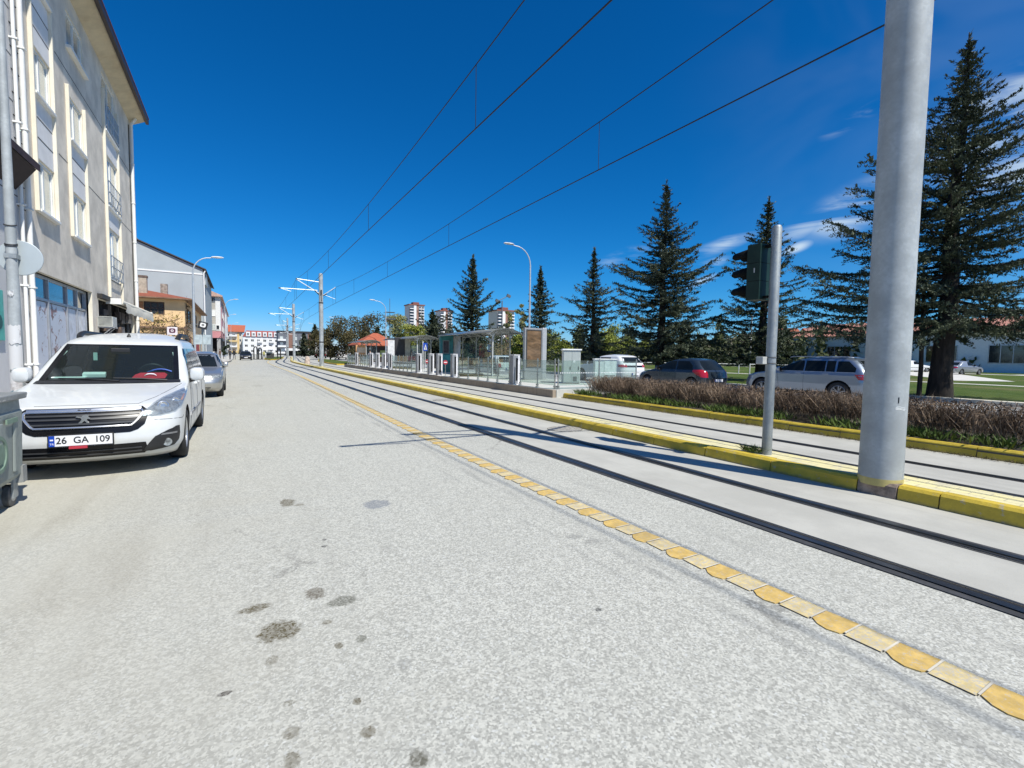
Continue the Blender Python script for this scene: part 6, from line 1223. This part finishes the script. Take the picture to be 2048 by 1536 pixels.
def cedar(label, x, y, h, r, seed, base=1.2, trunk=.3, step=.42, lf=.11, dens=1., mat=None, lean=0, up=.30, skirt=1.0, extra=(), group='cedars along the lawn', pw_=.8):
    rs = np.random.RandomState(seed); t = thing('cedar_tree',label,'tree',(x,y,0),0,group)
    g = MB(); zz = np.linspace(-.05,h,14); g.tube([(lean*(z/h)**2+.05*math.sin(z*1.1+seed),.04*math.cos(z*.9),z) for z in zz],[max(.015,trunk*(1-z/h)**.85*(1+.18*math.exp(-z*2))) for z in zz],10)
    P, A, Bv = [], [], []
    brs = []; z = base
    while z < h-.45:
        f = (z-base)/(h-base); L0 = r*max(.02,(1-f))**pw_*(.55+.45*min(1,f*5+.35*skirt+.2))*(.45+.55*min(1,(1-f)*2.6)); n = rs.randint(4,7) if f < .8 else 4; a0 = rs.rand()*6.28
        for k in range(n):
            brs.append((z+rs.uniform(-.15,.15), a0+k*6.283/n+rs.uniform(-.4,.4), max(.12,L0*rs.choice([.45,.7,.9,1.05,1.32],p=[.2,.25,.25,.22,.08])), up*(.2+1.5*f)+rs.uniform(-.12,.16)))
        z += step*(1-.5*f)*rs.uniform(.7,1.2)*.92
    brs += list(extra); nl_ = 60; zl = h-1.3*rs.rand(nl_)**1.3; al = rs.rand(nl_)*6.28; ax_ = unit(np.c_[np.cos(al)*.6,np.sin(al)*.6,np.full(nl_,.8)]); sl_ = lf*rs.uniform(.6,1.2,(nl_,1)); P.append(np.c_[lean*(zl/h)**2+0*zl,0*zl,zl]+ax_*sl_*.7); A.append(ax_*sl_); Bv.append(unit(np.cross(ax_,rs.normal(0,1,(nl_,3))))*sl_*.22)
    for (z,a,L_,pit) in brs:
        nseg = max(4,int(L_/.35)); u = np.linspace(0,1,nseg+1); d = np.array([math.cos(a),math.sin(a)]); rad_ = u*L_*math.cos(pit*.6); zc_ = z+math.sin(pit)*L_*u-.10*L_*np.sin(u*2.2)*(.5+rs.rand())+.05*L_*u**3
        C_ = np.c_[lean*(z/h)**2+d[0]*rad_, d[1]*rad_, zc_]; g.tube(C_.tolist(),[max(.006,.020*L_**.7*(1-.85*q)) for q in u],5,0,False)
        nt_ = int((L_/.112)*dens)+3
        tt = np.sort(rs.uniform(.10,1.02,nt_)); side = np.where(rs.rand(nt_)<.5,1,-1); idx = np.clip(tt*nseg,0,nseg-1e-3); i0 = idx.astype(int); fr_ = (idx-i0)[:,None]; base_ = C_[i0]*(1-fr_)+C_[i0+1]*fr_; tan = unit(C_[i0+1]-C_[i0])
        perp = np.c_[-tan[:,1],tan[:,0],0*tan[:,0]]; tl_ = (.30*L_*(1-.62*tt)*rs.uniform(.45,1.15,nt_)+.06)*np.where(tt>.97,.7,1)
        dirv = unit(tan*rs.uniform(.55,1.1,(nt_,1))+perp*side[:,None]*rs.uniform(.35,1.0,(nt_,1))+np.c_[0*tt,0*tt,rs.uniform(-.32,.10,nt_)])
        for j in range(nt_):
            k = max(2,int(tl_[j]/(lf*.56))); s = (np.arange(k)+rs.rand(k))/k
            p = base_[j]+dirv[j]*tl_[j]*s[:,None]; p[:,2] -= .14*tl_[j]*s**2
            p += rs.normal(0,lf*.22,(k,3)); ax_ = unit(dirv[j]+rs.normal(0,.45,(k,3))+np.array([0,0,.10])); w = unit(np.cross(ax_,rs.normal(0,.35,(k,3))+np.array([0,0,1.])))
            sz = lf*rs.uniform(.6,1.3,(k,1)); P.append(p); A.append(ax_*sz); Bv.append(w*sz*.24)
            # upright tuft on the twig
            ax2 = unit(np.c_[rs.normal(0,.5,k),rs.normal(0,.5,k),rs.uniform(.4,1,k)]); P.append(p+ax2*sz*.3); A.append(ax2*sz*.55); Bv.append(unit(np.cross(ax2,rs.normal(0,1,(k,3))))*sz*.2)
    nf = int(900*dens); zf = base+(h-base)*rs.rand(nf)**1.2*.97; rf_ = r*(1-(zf-base)/(h-base))**.9*.34*rs.rand(nf)**.6; af = rs.rand(nf)*6.283; p = np.c_[lean*(zf/h)**2+rf_*np.cos(af),rf_*np.sin(af),zf]; ax_ = unit(np.c_[np.cos(af),np.sin(af),rs.normal(0,.35,nf)]); sz = lf*rs.uniform(.9,2.,(nf,1)); P.append(p); A.append(ax_*sz); Bv.append(unit(np.cross(ax_,rs.normal(0,.5,(nf,3))+np.array([0,0,1.])))*sz*.35)
    g.build('trunk',m_bark,t,True,fix=False)
    leafmesh('crown',np.concatenate(P),np.concatenate(A),np.concatenate(Bv),mat or m_ced,t); return t
def dir_(dx,dy): return math.atan2(dy,dx)
LT = dir_(-.87,.5); RTd = dir_(.87,-.5)
exA = [(z,LT+o_,L_,p_) for z,o_,L_,p_ in ((2.6,.1,5.2,.02),(3.3,-.2,5.0,.05),(3.9,.15,5.1,.10),(4.5,-.1,4.9,.14),(5.2,.2,4.7,.16),(5.9,-.15,4.2,.2),(6.5,.1,3.9,.24),(2.9,.4,4.8,0),(4.2,.45,4.6,.06),(3.6,-.5,4.5,.05))]+[(z,RTd+o_,L_,p_) for z,o_,L_,p_ in ((8.9,.1,2.9,.55),(8.6,-.2,2.4,.50),(7.6,.1,3.4,.42),(7.0,-.2,3.8,.38),(6.4,.15,4.0,.32),(5.7,0,4.4,.26),(4.8,.2,4.8,.18),(3.8,-.1,5.0,.1),(3.2,.3,4.8,.05),(2.8,-.35,4.6,.02),(4.3,.5,4.6,.1),(3.0,.8,4.2,.02))]
cedar('biggest dark cedar behind the thick galvanised pole at the right edge',22.3,7.3,13.1,4.4,3,2.5,.36,.38,.085,1.75,None,.45,.30,1,exA)
cedar('cedar behind the traffic light with a thin open top',28.5,18.3,11.4,4.1,8,1.3,.30,.44,.115,1.2,m_ced,.1,.28)
cedar('broad cedar above the dark hatchback, tallest before the clouds',25.3,23.6,13.4,4.5,21,1.4,.32,.40,.115,1.35,m_ced2,.1,.26)
cedar('loose cedar with two long side branches behind the white cabinets',24.4,29.9,9.9,3.4,34,1.2,.25,.46,.13,1.0,m_ced2,.0,.24,1,[(5.9,LT,2.5,.12),(6.2,RTd,2.4,.42),(4.6,LT,3.2,.1),(4.3,RTd,2.8,.3)])
cedar('narrow cedar behind the curved street lamp by the advertising case',25.1,38.7,9.9,2.9,40,1.2,.25,.46,.17,.95,m_ced,.0,.2)
cedar('tall cedar rising behind the nearest tram shelter',19.4,42.0,10.9,3.6,55,1.2,.27,.46,.17,1.,m_ced,.1,.42,1,[(6.6,LT,1.9,.7),(6.2,RTd,2.1,.7),(5.2,LT,2.4,.6),(5.0,RTd,2.5,.6)])
cedar('short cedar with a forked top behind the middle tram shelter',15.6,41.9,5.4,2.6,66,1.0,.2,.42,.17,1.05,m_ced,-.2,.4,1,[(3.9,LT,1.7,.95),(4.0,RTd,1.8,.75),(3.4,LT,1.8,.8)])
tk_ = thing('tree_trunk','thin dark bare trunk beside the biggest cedar','tree',(21.75,7.75,0)); g = MB(); g.tube([(0,0,-.05),(.03,0,1.2),(-.02,.03,2.6),(.0,.05,4.6)],[.085,.075,.07,.05],8); g.build('trunk',m_bark,tk_,True)
def leafy(label, x, y, h, r, seed, n, lf, mat, base=.25, thin=1., name='leafy_tree', cat='tree', cl=14, squash=1., trunk=.16, group=None, bare=0, parent=None):
    rs = np.random.RandomState(seed); t = thing(name,label,cat,(x,y,0),0,group)
    g = MB(); g.tube([(0,0,-.1),(.05*r,0,h*base),(0,.05*r,h*.75)],[trunk,trunk*.8,trunk*.25],7)
    c = np.c_[rs.normal(0,.42,cl)*r, rs.normal(0,.42,cl)*r, h*(base+(1-base)*rs.beta(1.6,1.7,cl))]
    k = np.sqrt(np.clip(1-((c[:,2]/h-.5*(1+base))/(.56*(1-base)+.06))**2,.06,1)); c[:,:2] *= np.minimum(1,(k*r)/np.maximum(np.linalg.norm(c[:,:2],axis=1),1e-3)*.9)[:,None].clip(0,1)*thin
    for q in c:
        if rs.rand() < .8: g.tube([(0,0,h*base*.8),tuple(q*np.array([.5,.5,.75])),tuple(q)],[trunk*.5,trunk*.28,trunk*.1],5)
        for _ in range(bare):
            d = unit(rs.normal(0,1,3)+np.array([0,0,.7])); g.tube([tuple(q),tuple(q+d*r*rs.uniform(.25,.6))],[trunk*.10,trunk*.03],4)
    g.build('trunk',m_barkl,t,False,fix=False)
    ci = rs.randint(0,cl,n); rad_ = r*rs.uniform(.22,.42,cl); d = unit(rs.normal(0,1,(n,3)))*(rs.rand(n,1)**.5); P = c[ci]+d*rad_[ci][:,None]*np.array([1,1,.8*squash]); P[:,2] = np.maximum(P[:,2],.1)
    A = unit(rs.normal(0,1,(n,3))+np.array([0,0,.25])); Bv = unit(np.cross(A,rs.normal(0,1,(n,3)))); s = lf*rs.uniform(.6,1.4,(n,1)); leafmesh('crown',P,A*s,Bv*s*.6,mat,t); return t
m_olive = leafmat('leaf_olive',(.055,.055,.022),(.13,.105,.045),.35); m_dkg = leafmat('leaf_dark',(.012,.024,.012),(.035,.05,.022),.4); m_yg = leafmat('leaf_yellow_green',(.16,.19,.03),(.34,.36,.07),.35); m_ygp = leafmat('leaf_pale_green',(.22,.22,.07),(.36,.34,.13),.35)
leafy('broad olive brown tree before budding, left of the tiled kiosk',19.5,97,8.3,6.0,1,13000,.15,m_olive,.15,1.15,cl=26,bare=4,trunk=.22)
leafy('olive tree beside the second tram pole',15.4,100,6.8,3.6,2,6500,.15,m_olive,.12,1.1,cl=16,bare=3)
cedar('dark spiky conifer left of the second tram pole',19.6,155,9.6,3.4,90,.8,.25,.6,.42,.8,m_ced,0,.3,1,(),'dark conifers beyond the lorry')
cedar('dark conifer behind the third tram pole and box lorry',17.2,161,7.3,3.2,91,.8,.25,.6,.42,.8,m_ced,0,.3,1,(),'dark conifers beyond the lorry')
cedar('dark conifer between the box lorry and the second tram pole',22.5,150,8.2,3.2,92,.8,.25,.6,.42,.8,m_ced,0,.3,1,(),'dark conifers beyond the lorry')
cedar('dark conifer right of the olive tree beside the kiosk roof',21.8,88,6.2,2.6,93,.6,.22,.5,.30,.9,m_ced,0,.4,1,(),'dark conifers beyond the lorry')
leafy('pale yellow green willow behind the tiled kiosk',37.5,127,11.6,5.2,11,8000,.17,m_ygp,.2,1.,cl=18,bare=4)
leafy('pale yellow green tree in front of the brown tower',38.8,117,9.4,4.2,12,6000,.18,m_yg,.2,1.,cl=16,bare=3)
leafy('slender pale green poplar in front of the rightmost tower',56.4,94.7,13.2,1.9,13,5200,.14,m_ygp,.1,.8,cl=20,group='poplars by the rightmost tower'); leafy('second slender poplar, left of the tall one',53.8,96.4,11.4,1.7,14,4200,.14,m_ygp,.1,.8,cl=18,group='poplars by the rightmost tower')
leafy('bright yellow green bush tree right of the advertising case',34.8,49.4,4.6,2.6,15,6500,.10,m_yg,.1,1.1,cl=16); leafy('yellow green bush tree behind the loose cedar',41.5,45.6,5.4,3.2,16,7000,.10,m_yg,.1,1.1,cl=16); leafy('yellow green tree behind the narrow cedar',33.8,55.5,5.4,3.0,17,6000,.12,m_yg,.1,1.1,cl=14)
leafy('small dark shrub tree on the left pavement beside the second lamp',-2.6,96,2.6,.9,18,700,.14,m_dkg,.2,1.,cl=8,trunk=.06); leafy('yellow green street tree before the yellow apartment house',-5.6,205,7.5,2.6,19,900,.3,m_yg,.2,1.,cl=10)
# far tree belt behind the lawn reads as one mass
rs = np.random.RandomState(6); n = 46000
a = rs.uniform(rad(12),rad(84),n); k = (a*57.3*1.7).astype(int); R_ = np.where(a < rad(36), 125, 95)+16*rs.rand(n)+8*np.sin(k*2.3); H = 5.4+2.3*np.sin(k*1.9)+1.6*np.sin(k*5.1+1)
z = H*rs.beta(1.4,1.5,n); P = np.c_[R_*np.sin(a),R_*np.cos(a),z]; P += rs.normal(0,.35,(n,3)); P[:,2] = np.maximum(P[:,2],.1)
A = unit(rs.normal(0,1,(n,3))+np.array([0,0,.5])); Bv = unit(np.cross(A,rs.normal(0,1,(n,3)))); s = .42*rs.uniform(.6,1.4,(n,1))
tag(leafmesh('far_woods',P,A*s,Bv*s*.55,leafmat('leaf_far',(.016,.026,.013),(.085,.10,.035),.12),None),kind='stuff',label='dark tree belt behind the lawn',cat='woods')
# hedge: bare brown twigs with a few leaves, weeds at its foot
rs = np.random.RandomState(4); hg = thing('hedge','long low clipped hedge of bare brown twigs behind the yellow kerb','hedge',(0,0,.14))
def blades(n, fx, fz, hgt, wid, lean, mat, name, parent, wmul=1.):
    x, y = fx(n); h = hgt*rs.uniform(.6,1.12,n)*(1+.10*np.sin(y*1.7)+.07*np.sin(y*4.3+x*3)); A = np.c_[rs.normal(0,lean,n),rs.normal(0,lean,n),np.ones(n)]; A = A*h[:,None]/2; P = np.c_[x,y,fz(n)]+A; w = unit(np.cross(A,np.c_[rs.normal(0,1,n),rs.normal(0,1,n),0*x]))*wid
    return leafmesh(name,P,A,w,mat,parent)
def strip_xy(n): return 10.15+1.15*rs.rand(n), rs.uniform(-4.5,12.6,n)
m_tw = leafmat('hedge_twig',(.060,.042,.030),(.32,.235,.165),1.6,.85); m_tl = leafmat('hedge_leaf',(.06,.028,.018),(.17,.11,.06),1.4,.8)
blades(20000,strip_xy,lambda n: rs.uniform(0,.12,n),.54,.0055,.36,m_tw,'twigs',hg)
n = 16000; x,y = strip_xy(n); P = np.c_[x,y,rs.uniform(.22,.62,n)]; A = unit(rs.normal(0,1,(n,3))+np.array([0,0,.7])); Bv = unit(np.cross(A,rs.normal(0,1,(n,3)))); s = rs.uniform(.025,.075,(n,1)); leafmesh('side_shoots',P,A*s,Bv*s*.13,m_tw,hg)
n = 15000; x,y = strip_xy(n); P = np.c_[x,y,rs.uniform(.08,.60,n)]; A = unit(rs.normal(0,1,(n,3))); Bv = unit(np.cross(A,rs.normal(0,1,(n,3)))); s = rs.uniform(.012,.024,(n,1)); leafmesh('leaves',P,A*s,Bv*s*.6,m_tl,hg)
m_weed = leafmat('weed_green',(.03,.06,.012),(.10,.15,.03),2.5,.7)
n = 9000; y = rs.uniform(-4.5,12.8,n); x = 9.66+.6*rs.rand(n)**1.4; d = np.sin(y*2.1)+np.sin(y*5.3+1); kp = rs.rand(n) < .45+.28*d; x,y = x[kp],y[kp]; n = len(x)
A = np.c_[rs.normal(-.15,.5,n),rs.normal(0,.5,n),np.ones(n)]*rs.uniform(.03,.11,(n,1)); P = np.c_[x,y,np.full(n,.15)]+A; Bv = unit(np.cross(A,np.c_[rs.normal(0,1,(n,2)),0*x]))*rs.uniform(.006,.018,(n,1))
tag(leafmesh('weeds',P,A,Bv,m_weed,None),'green weeds along the foot of the hedge','weeds',None,'stuff')
# dry grass caught under the kerb, tuft at the traffic light
n = 2600; y = rs.uniform(1.,13,n); x = 9.40-.05*rs.rand(n)**2; A = np.c_[rs.normal(-.3,.5,n),rs.normal(0,.6,n),rs.uniform(.2,1,n)]*rs.uniform(.012,.04,(n,1)); P = np.c_[x,y,np.full(n,.012)]+A; Bv = unit(np.cross(A,rs.normal(0,1,(n,3))))*.004
tag(leafmesh('dry_grass',P,A,Bv,leafmat('dry_grass_leaf',(.06,.05,.025),(.17,.14,.07),2,.9),None),'dry grass under the planter kerb','grass',None,'stuff')
n = 260; A = np.c_[rs.normal(0,.7,n),rs.normal(0,.7,n),np.ones(n)]*rs.uniform(.02,.06,(n,1)); P = np.c_[6.02+.10*rs.rand(n),3.86+.22*rs.rand(n),np.full(n,.145)]+A; Bv = unit(np.cross(A,rs.normal(0,1,(n,3))))*.004
tag(leafmesh('grass_tuft',P,A,Bv,m_weed,None),'small tuft of grass at the foot of the traffic light','grass',None,'stuff')
